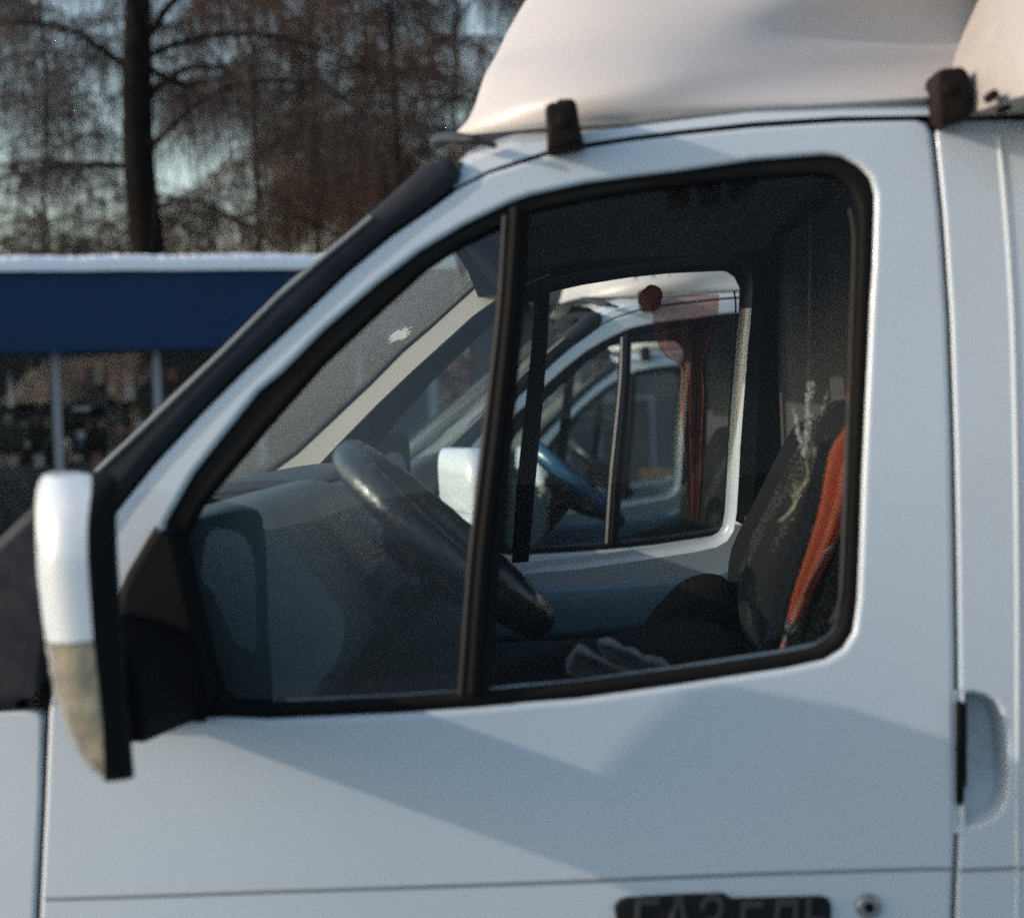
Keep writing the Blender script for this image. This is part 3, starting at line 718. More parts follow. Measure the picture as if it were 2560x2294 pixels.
    tube(tr_, L, 0.003, 6); q = finish(tr_, 'dash_highlight_line', 'steel', None); q.parent = da  # thin rod standing in for a highlight on the dash
    # steering wheel
    c = P(1110, 1345, 0.46); ex = Vector((0.727, 0, -0.686)); ey = Vector((0, 1, 0)); sw = MB(); R = 0.176
    N = 56; k = 10; vs = []
    nrm = ex.cross(ey).normalized()
    for i in range(N):
        t = 2*pi*i/N; rad = ex*cos(t)+ey*sin(t); p = c+rad*R
        for j in range(k):
            u = 2*pi*j/k; rr_ = 0.0245*(1+0.05*(i % 2)); vs.append(p+rad*cos(u)*rr_+nrm*sin(u)*rr_)
    sw.add(vs, [(i*k+j, i*k+(j+1) % k, ((i+1) % N)*k+(j+1) % k, ((i+1) % N)*k+j) for i in range(N) for j in range(k)])
    wh = K(finish(sw, 'steering_wheel', 'wheelc', None, angle=60))
    sp = MB()
    if nrm.x > 0: nrm = -nrm
    hubc = c+nrm*0.045 if nrm.z < 0 else c-nrm*0.045
    for t in (0.5*pi, 1.5*pi, 0.0): tube(sp, [c+(ex*cos(t)+ey*sin(t))*R, hubc+(ex*cos(t)+ey*sin(t))*0.06], [0.012, 0.02], 8)
    tube(sp, [hubc-nrm*0.02, hubc, hubc+nrm*0.02], [0.05, 0.075, 0.06], 16)
    q = finish(sp, 'wheel_hub', 'dashd', None, angle=60); q.parent = wh
    st_ = MB(); dn_ = Vector((-0.686, 0, -0.727)); tube(st_, [hubc, hubc+dn_*0.35], [0.045, 0.05], 12)
    tube(st_, [hubc+dn_*0.08, hubc+dn_*0.07+Vector((0.05, -0.16, 0.04))], [0.012, 0.008], 8)
    K(finish(st_, 'steering_column', 'dashd', None))
    # seats
    def seat(y0, y1, cl='seat', dz=0.0):
        bk = ccw(catmull(XZ([(1900,1570),(1912,1450),(1985,1300),(2060,1150),(2115,1060),(2160,1010),(2200,1000),(2232,1040),(2234,1300),(2228,1600),(2150,1700),(1970,1710),(1915,1660)], y0), 3, True))
        b = K(finish(prism(bk, y0, y1, r=0.045, n=6), 'seat_backrest', cl, None, angle=70))
        cu = ccw(catmull(XZ([(1190,1720),(1225,1668),(1330,1632),(1500,1592),(1690,1543),(1800,1545),(1900,1585),(2080,1700),(2060,1900),(1240,1900),(1190,1800)], y0), 3, True))
        cu = [(p[0], p[1]-dz) for p in cu]
        K(finish(prism(cu, y0, y1, r=0.045, n=6), 'seat_cushion', 'cloth', None, angle=70))
    seat(0.345, 0.74, 'seat', 0.045); seat(0.92, WID-0.22, 'cloth', 0.13)
    bo_ = ccw(catmull(XZ([(1190,1760),(1260,1716),(1450,1694),(1750,1676),(1950,1690),(2040,1760),(2000,1850),(1240,1860)], 0.26), 3, True))
    K(finish(prism(bo_, 0.25, 0.36, r=0.02, n=5), 'seat_side_bolster', 'cloth', None, angle=70))
    bl = MB()
    for (x0, y0, x1, y1, yy) in ((2066, 1100, 1925, 1600, 0.325),):
        L = [P(x0, y0, yy), P((x0+x1)/2+6, (y0+y1)/2, yy-0.004), P(x1, y1, yy)]
        w = Vector((0.009, 0.0, 0.003))
        rws = [[tuple(p-w) for p in L], [tuple(p+w) for p in L]]
        a = loft(rws); bl.add(a.v, a.f); a = loft([[(q_[0], q_[1]+0.002, q_[2]) for q_ in r] for r in rws]); bl.add(a.v, a.f)
    K(finish(bl, 'seat_belt', 'strap', None))
    # sun visor
    vz = MB(); a0 = P(1080, 640, 0.6)
    vv = XZ([(1100,560),(1130,548),(1290,700),(1280,720),(1262,718)], 0.75)
    K(finish(prism(ccw(vv), 0.25, 0.85, r=0.006), 'sun_visor', 'cloth', None))
    vv = [(p[0], p[1]+0.0) for p in vv]
    K(finish(prism(ccw(vv), 1.02, 1.60, r=0.006), 'sun_visor', 'cloth', None))
    # wheels and chassis
    def wheel(x, y, w=0.2):
        m = MB(); N = 32; prof = [(0.19, 0), (0.30, 0.0), (0.335, 0.03), (0.34, w/2), (0.335, w-0.03), (0.30, w), (0.19, w)]
        vs = [(x+r*cos(2*pi*i/N), y+yy, 0.34+r*sin(2*pi*i/N)) for r, yy in prof for i in range(N)]
        m.add(vs, [(k_*N+i, k_*N+(i+1) % N, (k_+1)*N+(i+1) % N, (k_+1)*N+i) for k_ in range(len(prof)-1) for i in range(N)])
        t = K(finish(m, 'wheel', 'tyre', None, angle=50))
        r_ = MB(); prof = [(0.195, 0.0), (0.19, 0.04), (0.12, 0.07), (0.06, 0.02), (0.0001, 0.02)]
        for yy0, sg in ((y, 1), (y+w, -1)):
            vs = [(x+r*cos(2*pi*i/N), yy0+sg*yy, 0.34+r*sin(2*pi*i/N)) for r, yy in prof for i in range(N)]
            r_.add(vs, [(k_*N+i, k_*N+(i+1) % N, (k_+1)*N+(i+1) % N, (k_+1)*N+i) for k_ in range(len(prof)-1) for i in range(N)])
        q = finish(r_, 'rim', 'rim', None, angle=50); q.parent = t
    for x in (-1.08, 2.3):
        wheel(x, 0.06); wheel(x, WID-0.26)
    ch = MB(); box(ch, (-1.5, 0.5, 0.45), (3.9, 0.6, 0.6)); box(ch, (-1.5, WID-0.6, 0.45), (3.9, WID-0.5, 0.6)); box(ch, (-1.62, 0.1, 0.38), (-1.5, WID-0.1, 0.62))
    K(finish(ch, 'chassis', 'black', None, angle=30))
    # nose below the hood
    ns = MB(); box(ns, (-1.50, 0.12, 0.6), (-0.75, WID-0.12, 0.93)); K(finish(ns, 'front_end', 'paint', None, angle=30))
    return root

truck = build_truck()
def kids(o): return [c for c in bpy.data.objects if c.parent == o]
CH = {}
for o in bpy.data.objects:
    if o.parent: CH.setdefault(o.parent, []).append(o)
def copy_tree(o, parent=None):
    c = o.copy(); COL.objects.link(c); c.parent = parent
    if parent is not None: c.matrix_parent_inverse = o.matrix_parent_inverse.copy()
    for k in CH.get(o, []): copy_tree(k, c)
    return c
GR = 'white box trucks parked side by side'
tag(truck, 'nearest white box truck, its closed driver door and window filling the foreground', 'truck', GR)
t2 = copy_tree(truck); t3 = copy_tree(truck)
tag(t2, 'second white box truck with a blue steering wheel, seen through the nearest truck\'s windows', 'truck', GR)
tag(t3, 'third white box truck, furthest away, seen through the second truck\'s windows', 'truck', GR)
# each pose: where the near-front reference point of the cab goes, and its yaw
def pose(t, dx, dy, dz, yaw, pivot=Vector((0.25, 0.0, 0))):
    m = Matrix.Translation(Vector((dx, dy, dz))+pivot) @ Matrix.Rotation(radians(yaw), 4, 'Z') @ Matrix.Translation(-pivot) @ Matrix.Translation((0.2, WID/2, 0))
    t.matrix_world = m
pose(t2, 0.215, 3.02, -0.055, 5.5)
pose(t3, 0.32, 6.2, -0.13, 4.0)
def recolour(o, old, new):
    for k in [c for c in bpy.data.objects if c.parent == o]:
        if k.name.startswith(old):
            k.data = k.data.copy(); k.data.materials.clear(); k.data.materials.append(MT[new]); k['label'] = 'blue steering wheel'
recolour(t2, 'steering_wheel', 'wheelb')
for k in bpy.data.objects:
    if k.name.startswith('runner_strip') and k.parent and k.parent.parent == t2:
        k.data = k.data.copy(); k.data.materials.clear(); k.data.materials.append(MT['box']); k['label'] = 'pale metal strip on the window divider'
for k in bpy.data.objects:
    if k.name.startswith('indicator_lens') and k.parent and k.parent.parent == t2:
        k.data = k.data.copy(); k.data.materials.clear(); k.data.materials.append(MT['paint']); k['label'] = 'white painted lower mirror shell'

# ------------------------------------------------------------------ things in the nearest cab
# folded orange umbrella: tip down on the seat, cloth loosely furled, standing up behind the b-pillar
def umbrella():
    tip = P(1958, 1622, 0.285); d1 = P(2078, 1300, 0.265); d2 = P(2215, 1000, 0.15); top = P(2262, 900, 0.15)
    axis = catmull([tuple(tip), tuple(P(2003, 1490, 0.28)), tuple(d1), tuple(P(2128, 1110, 0.255)), tuple(P(2206, 930, 0.245)), tuple(P(2262, 760, 0.24))], 12)
    root = empty('umbrella', tip)
    A = [Vector(p) for p in axis]; n = len(A); m = MB(); K_ = 48; i0 = 6
    rads = []
    vs = []; cnt = 0
    for i in range(i0, n):
        t = (i-i0)/(n-1-i0)
        r = 0.005+0.019*t**0.8-0.007*math.exp(-((t-0.60)/0.05)**2)+(0.05*(t-0.62) if t > 0.62 else 0)
        tan = (A[min(i+1, n-1)]-A[i-1]).normalized(); s_ = tan.cross(Vector((0, 1, 0))).normalized(); b_ = tan.cross(s_)
        for j in range(K_):
            a = 2*pi*j/K_; q = r*(1+0.42*sin(4*a+2.2*t)+0.08*sin(9*a+5*t)*t+0.25*t*sin(2*a+1.0+3*t))
            vs.append(A[i]+s_*cos(a)*q+b_*sin(a)*q*0.75-root.location)
        cnt += 1
    m.add(vs, [(i*K_+j, i*K_+(j+1) % K_, (i+1)*K_+(j+1) % K_, (i+1)*K_+j) for i in range(cnt-1) for j in range(K_)])
    m.build('canopy', 'orange', root)
    s = MB(); tube(s, [p-root.location for p in A], 0.004, 8); s.build('shaft', 'steel', root)
    w = MB()
    for dx in (-0.008, 0.010):
        tube(w, [A[2]-root.location+Vector((0, -0.004, 0)), A[i0+1]-root.location+Vector((dx, -0.004, 0))], 0.0014, 6)
    tube(w, [P(2010,1490,0.265)-root.location, P(2050,1410,0.25)-root.location, P(2066,1376,0.235)-root.location, P(2087,1360,0.23)-root.location], 0.0018, 6)
    w.build('rib', 'steel', root)
    t = MB(); tube(t, [Vector((-0.001, 0, -0.008)), Vector((0, 0, 0.0)), A[2]-root.location], [0.002, 0.0045, 0.004], 8); t.build('tip', 'handle', root)
    h = MB(); e = A[-1]-root.location
    tube(h, [e, e+Vector((0.004, 0, 0.05)), e+Vector((0.006, 0, 0.10)), e+Vector((0.0, 0.02, 0.135)), e+Vector((-0.02, 0.04, 0.14))], [0.010, 0.013, 0.014, 0.014, 0.013], 10)
    h.build('handle', 'handle', root)
    tag(root, 'furled orange umbrella propped tip down beside the driver seat', 'umbrella')
MT['orange'] = trans('orange_nylon_thin', (1.0, 0.27, 0.13))
umbrella()
# dried wheat ornament hanging by a thread at the rear of the cab
def ornament():
    y = 0.30; root = empty('wheat_ornament', P(2025, 1150, y)); o = root.location; rnd = random.Random(5)
    def ear(px0, py0, px1, py1, w, cnt, name, mt):
        m = MB(); a = P(px0, py0, y)-o; b = P(px1, py1, y)-o
        for i in range(cnt):
            t = rnd.random()**0.8; c = a.lerp(b, t)+Vector((rnd.uniform(-w, w)*(1-0.5*t), rnd.uniform(-w, w)*0.6, 0))
            d = (b-a).normalized()*rnd.uniform(0.004, 0.010)+Vector((rnd.uniform(-1, 1)*0.004, rnd.uniform(-1, 1)*0.003, rnd.uniform(-1, 1)*0.003))
            tube(m, [c, c+d*0.5+Vector((0.0008, 0, 0)), c+d], [0.0004, 0.0013, 0.0003], 4)
        tube(m, [a, b], 0.0009, 5); m.build(name, mt, root)
    ear(2017, 1145, 2026, 965, 0.0055, 190, 'wheat_ear', 'tinsel'); ear(2008, 1130, 1986, 1030, 0.002, 46, 'wheat_ear', 'tinsel')
    ear(2052, 1040, 2068, 988, 0.0008, 14, 'wheat_ear', 'tinsel'); ear(1985, 1248, 2012, 1212, 0.0048, 46, 'wheat_ear', 'wheat')
    m = MB()
    for p in (((2017,1150),(2012,1125),(2010,1118)), ((2024,1148),(2022,1125),(2024,1120)), ((2034,1145),(2038,1125),(2040,1117))):
        tube(m, [P(a, b, y-0.002)-o for a, b in p], [0.0015, 0.003, 0.001], 6)
    tube(m, [P(a, b, y)-o for a, b in ((2017,1150),(2020,1190),(2006,1220),(1994,1245),(1985,1270),(1966,1290),(1945,1305))], [0.0008, 0.0008, 0.001, 0.002, 0.0022, 0.0018, 0.0006], 6)
    tube(m, [P(a, b, y)-o for a, b in ((2022,960),(2024,800),(2026,520),(2028,400))], 0.0004, 4)
    for q in ((1987,1200),(1997,1202),(1976,1235),(2004,1222)): tube(m, [P(1988, 1244, y)-o, P(q[0], q[1], y)-o], [0.0014, 0.0004], 5)
    m.build('stalk', 'wheat', root)
    tag(root, 'pale dried wheat ornament hanging by a thread before the dotted seat back', 'ornament')
ornament()
# folded knitted gloves on the driver seat
def glove(pts, y0, y1, label, fingers):
    c = P(pts[0][0], pts[0][1], y0); root = empty('knitted_glove', c); o = root.location
    q = [(x-o.x, z-o.z) for x, z in ccw(catmull(XZ(pts, y0), 4, True))]
    m = prism(q, 0.0, y1-y0, r=0.008, n=4)
    rnd = random.Random(int(pts[0][0])); m.v = [(x, y+0.003*sin(x*300), z+0.0025*sin(x*190+y*90)) for x, y, z in m.v]
    m.build('palm', 'knit', root)
    f = MB()
    for k in range(4):
        a = Vector((q[0][0], 0.01+k*(y1-y0-0.02)/3, 0))+Vector((P(*fingers[0], y0).x-P(*pts[0], y0).x, 0, P(*fingers[0], y0).z-P(*pts[0], y0).z))
        d = P(*fingers[1], y0)-P(*fingers[0], y0)
        tube(f, [a, a+d*0.5+Vector((0, 0, 0.006)), a+d*(0.9+0.1*(k % 2))], [0.010, 0.0095, 0.005], 8)
    f.build('finger', 'knit', root)
    cf = MB(); L = [P(a, b, y0-0.004)-o for a, b in pts[:6]]; 
    for i in range(len(L)-1):
        for j in range(6):
            c_ = L[i].lerp(L[i+1], j/6); tube(cf, [c_+Vector((0, -0.001, 0.004)), c_+Vector((0.0005, -0.003, -0.002))], 0.0012, 5)
    cf.build('ribbed_edge', 'knitedge', root)
    tag(root, label, 'glove', 'knitted gloves on the driver seat')
glove([(1496,1608),(1540,1614),(1580,1632),(1620,1652),(1662,1662),(1680,1676),(1640,1690),(1560,1680),(1510,1650)], 0.275, 0.335, 'dark knitted glove with pale ribbed edge, nearer the seat back', ((1600,1668),(1680,1690)))
glove([(1440,1625),(1462,1632),(1500,1650),(1540,1670),(1580,1682),(1620,1690),(1560,1706),(1450,1700),(1415,1672)], 0.262, 0.33, 'dark knitted glove, lower and closer to the window divider', ((1440,1690),(1560,1712)))
# black bag on the passenger seat
def bag():
    y0, y1 = 0.95, 1.25
    o = P(1750, 1560, y0); root = empty('black_bag', o)
    q = [(x-o.x, z-o.z) for x, z in ccw(catmull(XZ([(1640,1580),(1680,1530),(1725,1488),(1780,1468),(1828,1472),(1860,1490),(1920,1480),(1960,1500),(1960,1640),(1640,1640)], y0), 4, True))]
    m = prism(q, 0, y1-y0, r=0.05, n=6); m.build('bag_body', 'bag', root)
    h = MB(); tube(h, catmull([tuple(P(a, b, y0+0.1)-o) for a, b in ((1700,1520),(1730,1478),(1790,1458),(1840,1478))], 4), 0.008, 6); h.build('bag_strap', 'bag', root)
    tag(root, 'rounded black bag lying on the passenger seat under the far window', 'bag')
bag()

# sheer red cloth added to stand in for a reflection in the far window
def red_reflection():
    y = 1.66; m = bpy.data.materials.new('red_reflection_tint'); m.use_nodes = True
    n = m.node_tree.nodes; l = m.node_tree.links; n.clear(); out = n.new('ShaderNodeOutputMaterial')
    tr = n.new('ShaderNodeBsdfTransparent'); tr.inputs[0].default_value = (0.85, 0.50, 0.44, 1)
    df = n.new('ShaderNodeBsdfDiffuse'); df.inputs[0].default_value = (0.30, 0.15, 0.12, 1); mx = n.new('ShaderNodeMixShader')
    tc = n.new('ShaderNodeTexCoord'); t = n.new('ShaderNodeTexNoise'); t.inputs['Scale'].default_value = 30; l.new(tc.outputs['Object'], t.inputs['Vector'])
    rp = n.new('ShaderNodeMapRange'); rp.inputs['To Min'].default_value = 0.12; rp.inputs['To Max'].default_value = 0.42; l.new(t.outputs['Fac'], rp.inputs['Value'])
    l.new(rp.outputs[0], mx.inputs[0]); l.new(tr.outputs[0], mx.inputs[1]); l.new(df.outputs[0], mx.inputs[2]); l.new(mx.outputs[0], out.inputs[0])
    root = empty('sheer_red_reflection', P(1700, 745, y)); o = root.location
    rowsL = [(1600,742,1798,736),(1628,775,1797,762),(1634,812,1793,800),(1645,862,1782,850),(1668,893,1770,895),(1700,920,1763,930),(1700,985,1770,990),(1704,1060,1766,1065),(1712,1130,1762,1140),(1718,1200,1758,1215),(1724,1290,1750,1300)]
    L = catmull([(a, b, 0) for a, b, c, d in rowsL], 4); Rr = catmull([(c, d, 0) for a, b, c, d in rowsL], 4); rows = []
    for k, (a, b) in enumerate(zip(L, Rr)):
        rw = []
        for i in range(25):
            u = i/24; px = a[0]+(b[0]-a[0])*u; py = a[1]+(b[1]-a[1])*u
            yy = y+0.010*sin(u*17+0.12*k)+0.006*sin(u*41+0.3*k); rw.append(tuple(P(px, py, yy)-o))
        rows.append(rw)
    loft(rows).build('cloth', m, root)  # see-through sheet drawing the red reflection
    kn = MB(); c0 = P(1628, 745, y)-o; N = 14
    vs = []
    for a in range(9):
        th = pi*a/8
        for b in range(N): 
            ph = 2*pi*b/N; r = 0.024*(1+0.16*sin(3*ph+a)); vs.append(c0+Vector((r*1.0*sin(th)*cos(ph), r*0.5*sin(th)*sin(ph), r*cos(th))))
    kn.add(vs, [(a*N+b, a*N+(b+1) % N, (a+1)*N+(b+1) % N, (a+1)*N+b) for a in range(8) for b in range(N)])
    kn.build('reflection_blob', trans('reflection_blob_red', (0.70, 0.32, 0.25)), root)  # red lump drawing the round top of the reflection
    tag(root, 'see-through dark red cloth added to stand in for a reflection in the far window', 'red_reflection')
red_reflection()
# ------------------------------------------------------------------ ground
def gz(y): return -0.02*max(0.0, y-1.0) if y < 12 else -0.22
g = MB(); ys = [-400, -60, -10, 0, 1, 3, 5, 8, 12, 16, 30, 80, 500]; xs = [-400, -60, -20, -8, -3, 0, 3, 8, 20, 60, 400]
rows = [[(x, y, gz(y)) for x in xs] for y in ys]
loft(rows).build('ground', 'asphalt'); tag(bpy.data.objects['ground'], kind='structure')

# unseen hillside added behind the camera, only to be mirrored in the glass
rg = random.Random(9); MT['added_ridge'] = mat('added_ridge', (0.42, 0.50, 0.52), 0.95, var=0.3, vscale=0.05)
hr_ = [34+6*sin(i*0.31)+3*sin(i*0.83+1)+rg.uniform(-0.8, 0.8) for i in range(81)]
rows = [[(-400+10*i, yy, (hr_[i]*k if k else -1.0)) for i in range(81)] for yy, k in ((-150, 0), (-155, 0.55), (-165, 0.9), (-180, 1.0), (-230, 0.8), (-300, 0))]
tag(loft(rows).build('added_hills', 'added_ridge'), kind='structure')

# ------------------------------------------------------------------ kiosk
YK = 13.0; KA = radians(27); K0 = P(0, 1000, YK)
def KP(px, py, off=0.0):
    """pixel -> point on the kiosk front, in the kiosk's unrotated frame"""
    n = Vector((-sin(KA), cos(KA), 0)); d = ray(px, py); t = (K0+n*off-CAM).dot(n)/d.dot(n); w = CAM+d*t-K0
    q = Matrix.Rotation(-KA, 3, 'Z') @ w; return Vector((K0.x+q.x, YK+q.y, K0.z+q.z))
def KW(p): return K0+Matrix.Rotation(KA, 3, 'Z') @ (Vector(p)-K0)
def kiosk():
    yk = YK
    def Q(px, py): return KP(px, py)
    x0 = Q(-900, 700).x; x1 = Q(1085, 700).x
    zs0, zf1, zf0 = Q(300, 636).z, Q(300, 682).z, Q(300, 878).z
    gzz = gz(yk)
    root = empty('kiosk', ((x0+x1)/2, yk, gzz)); L = root.location
    def bxp(name, a, b, mt, par=root, rel=True):
        m = MB(); box(m, tuple(Vector(a)-L), tuple(Vector(b)-L)); o = m.build(name, mt, par, smooth=False); return o
    bxp('rear_wall', (x0, yk+2.4, gzz), (x1, yk+2.5, zf0), 'shopin')
    bxp('side_wall', (x1-0.08, yk+0.02, gzz), (x1, yk+2.4, zf0), 'post')
    bxp('side_wall', (x0, yk+0.02, gzz), (x0+0.08, yk+2.4, zf0), 'post')
    bxp('floor_slab', (x0, yk+0.02, gzz), (x1, yk+2.4, gzz+0.12), 'shelf')
    bxp('low_wall', (x0, yk, gzz), (x1, yk+0.08, Q(300, 1290).z), 'shopin')
    bxp('fascia', (x0-0.1, yk-0.25, zf0), (x1+0.1, yk+2.6, zf1), 'navy')
    m = MB(); rws = []; N = 420; rnd = random.Random(2)
    raw = [rnd.uniform(-1, 1) for i in range(N+30)]
    base = [0.007*sum(raw[i:i+20])/4+0.004*raw[i] for i in range(N+1)]
    for yy, h, e in ((yk-0.30, 0.0, 1), (yk-0.31, 0.06, 1), (yk-0.27, 0.10, 1.3), (yk-0.15, 0.118, 1), (yk+1.2, 0.12, 1), (yk+2.6, 0.10, 1), (yk+2.65, 0.0, 1)):
        rws.append([(x0-0.1+(x1-x0+0.2)*i/N-L.x, yy-L.y+0.35*base[(i+37) % N], zf1-L.z+h*((zs0-zf1)/0.125)*0.92+(base[i]*e if h else -0.004+0.3*base[i])) for i in range(N+1)])
    loft(rws).build('roof_snow', 'snow', root)
    for px in (-640, -380, -115, 141, 394, 650, 900, 1080):
        p = Q(px, 1000); bxp('window_post', (p.x-0.033, yk-0.02, Q(300,1290).z), (p.x+0.033, yk+0.06, zf0), 'post')
    bxp('window_glass', (x0, yk+0.028, Q(300, 1290).z), (x1, yk+0.034, zf0), 'gshop')
    for py in (1040, 1170):
        z = Q(300, py).z; bxp('shelf', (x0+0.1, yk+0.12, z-0.02), (x1-0.1, yk+0.5, z), 'shelf')
    tag(root, 'long low kiosk with navy fascia, snowy roof and grey window posts', 'kiosk')
    root.matrix_world = Matrix.Translation(KW(L)) @ Matrix.Rotation(KA, 4, 'Z')
    return yk
yk = kiosk()
# goods hanging and standing behind the kiosk glass
COLS = {'red': (0.26, 0.075, 0.05), 'cream': (0.34, 0.28, 0.2), 'white': (0.46, 0.45, 0.43), 'yellow': (0.24, 0.19, 0.08), 'blue': (0.08, 0.10, 0.18), 'pink': (0.34, 0.21, 0.17)}
for k_, c_ in COLS.items(): MT['g_'+k_] = mat('goods_'+k_, c_, 0.5, var=0.3, vscale=12)
MORE = [(8,1035,30,1065,'cream','pale carton','left of the low yellow box'),(78,1040,98,1066,'red','dull red carton','right of the low yellow box'),(110,1045,126,1066,'white','small white tub','beside the first post'),
 (240,1045,262,1068,'pink','pink tub','beside the slim red bottle'),(335,1040,360,1068,'white','pale bag','right end of the middle pane'),(232,900,256,960,'cream','long cream bag','between the two red packets'),
 (360,905,382,950,'pink','pink sachet strip','just left of the second post'),(20,1140,44,1168,'pink','pink jar','on the bottom shelf of the left pane'),(84,1135,110,1168,'white','white carton','on the bottom shelf beside the first post'),
 (225,1130,255,1168,'red','dark red jar','on the bottom shelf of the middle pane'),(270,1125,295,1160,'cream','cream bottle','on the bottom shelf right of the dark red jar'),(62,900,86,950,'yellow','ochre bag','between the poster strip and the dark red bag')]
GOODS = [(170,900,212,955,'red','wide red packet','at the upper left of the middle pane'),(268,915,292,965,'red','tall red packet','in the middle pane'),(265,960,288,985,'cream','cream packet','hanging under the tall red packet'),
 (305,925,332,965,'pink','pink packet','right of the tall red packet'),(310,965,338,1000,'white','white bottle-shaped packet','under the pink packet'),(178,1015,225,1030,'white','flat white tray','on the middle pane\'s shelf'),
 (210,1040,228,1072,'red','slim red bottle','below the flat white tray'),(188,1075,212,1098,'white','round white jar','below the slim red bottle'),(170,1135,205,1155,'cream','cream carton','low behind the first post'),
 (36,958,58,992,'red','small red box','in the left pane'),(18,930,32,1020,'white','tall pale poster strip','at the left edge of the left pane'),(90,950,120,985,'red','dark red bag','left of the first post'),
 (92,985,104,1020,'yellow','thin yellow bottle','below the dark red bag'),(45,1050,70,1068,'yellow','low yellow box','on the left pane\'s shelf'),(410,920,440,952,'red','red carton','right of the second post'),
 (290,1060,312,1085,'red','short red can','on the right of the middle pane'),(315,1070,330,1090,'yellow','short yellow can','beside the short red can'),(60,1100,75,1120,'cream','cream jar','low in the left pane'),
 (55,1185,66,1215,'red','red bottle','on the left pane\'s bottom shelf'),(195,1080,206,1120,'blue','blue bottle','in front of the round white jar'),(345,930,360,960,'cream','small cream sachet','near the second post')]
for i, (a, b, c, d, k_, nm, wh) in enumerate(GOODS+MORE):
    p0 = KP(a, d, 0.22); p1 = KP(c, b, 0.22); w = p1.x-p0.x; h = p1.z-p0.z
    ctr = Vector(((p0.x+p1.x)/2, yk+0.22, p0.z)); r = min(w, 0.14)/2
    m = MB()
    prof = [(0.0001, 0), (1, 0), (1, 0.04), (0.96, 0.3), (1, 0.62), (0.75, 0.82), (0.4, 0.92), (0.38, 1.0), (0.0001, 1.0)] if h > w*1.3 else [(0.0001, 0), (0.97, 0), (1, 0.08), (1, 0.9), (0.94, 1.0), (0.0001, 1.0)]
    N = 12; m.add([(w/2*q*(abs(cos(t))**0.6)*(1 if cos(t) > 0 else -1), r*q*sin(t), h*z) for q, z in prof for t in [2*pi*j/N for j in range(N)]],
          [(u*N+j, u*N+(j+1) % N, (u+1)*N+(j+1) % N, (u+1)*N+j) for u in range(len(prof)-1) for j in range(N)])
    o = m.build('kiosk_packet', 'g_'+k_); o.location = KW(ctr); o.rotation_euler = (0, 0, KA)
    tag(o, nm+' '+wh+' of the kiosk window' if 'pane' in wh and 'shelf' not in wh else nm+' '+wh+' in the kiosk', 'packet', 'goods in the kiosk window')

# ------------------------------------------------------------------ trees
def twig_tree(name, seed, trunk_r, h, mt, limbs=15, subs=9, twigs=11, spread=4.2, limb0=1.6, special=None, droop=1.0):
    rnd = random.Random(seed); root = empty(name, (0, 0, 0))
    t = MB(); lean = rnd.uniform(-0.3, 0.3)
    tr = [(lean*(z/h)**1.4+0.05*sin(z*1.3+seed), 0.06*cos(z+seed), z) for z in [h*i/14 for i in range(15)]]
    tube(t, tr, [trunk_r*(1.25 if i == 0 else 1)*(1-0.72*(i/14)**1.2) for i in range(15)], 12)
    c = MB(); tw = MB()
    def at(z):
        f = z/h*14; i = min(int(f), 13); return Vector(tr[i]).lerp(Vector(tr[i+1]), f-i)
    specs = []
    for i in range(limbs):
        z = limb0+(h-limb0-0.5)*(i+rnd.random()*0.6)/limbs; specs.append((z, rnd.uniform(0, 2*pi), spread*(1-0.45*(z/h))*rnd.uniform(0.7, 1.15), rnd.uniform(0.25, 0.65)))
    if special: specs = special+specs
    for z, az_, ln, rise in specs:
        o = at(z); d = Vector((cos(az_), sin(az_), 0)); L = []
        for k in range(9):
            s = k/8; L.append(o+d*ln*s+Vector((rnd.uniform(-.05, .05), rnd.uniform(-.05, .05), ln*(rise*1.8*s-1.35*rise*droop*s*s*1.35))))
        tube(t, L, [(0.012+trunk_r*0.13)*(1-0.85*k/8)+0.004 for k in range(9)], 6)
        for j in range(subs):
            s = 0.18+0.82*(j+rnd.random())/subs; f = s*8; i = min(int(f), 7); b = L[i].lerp(L[i+1], f-i)
            a2 = az_+rnd.choice((-1, 1))*rnd.uniform(0.4, 1.4); d2 = Vector((cos(a2), sin(a2), 0)); l2 = ln*rnd.uniform(0.18, 0.42); B = []
            for k in range(6):
                q = k/5; B.append(b+d2*l2*q+Vector((rnd.uniform(-.03, .03), rnd.uniform(-.03, .03), l2*(0.55*q-0.95*droop*q*q))))
            tube(c, B, [0.015*(1-0.75*k/5) for k in range(6)], 4, False)
            for w in range(twigs):
                q = rnd.random(); f = q*5; i = min(int(f), 4); p = B[i].lerp(B[i+1], f-i)
                a3 = rnd.uniform(0, 2*pi); l3 = rnd.uniform(0.6, 2.2); out = rnd.uniform(0.08, 0.35)*l3; r3 = rnd.uniform(0.0034, 0.0070)
                Tw = []
                for k in range(4):
                    e = k/3; Tw.append(p+Vector((cos(a3)*out*e, sin(a3)*out*e, l3*(0.22*e-droop*0.95*e*e)))+Vector((rnd.uniform(-.04, .04), rnd.uniform(-.04, .04), 0)))
                tube(tw, Tw, [r3, r3*0.85, r3*0.6, r3*0.3], 3, False)
                for g_ in range(2):
                    q0 = Tw[1+g_]; dd = Vector((rnd.uniform(-.3, .3), rnd.uniform(-.3, .3), rnd.uniform(-.35, .12)))
                    tube(tw, [q0, q0+dd*0.6, q0+dd+Vector((0, 0, -0.06))], [r3*0.6, r3*0.45, r3*0.2], 3, False)
    t.build('trunk', 'bark', root)
    cr = c.add(tw.v, tw.f).build('crown', mt, root, recalc=False)
    return root
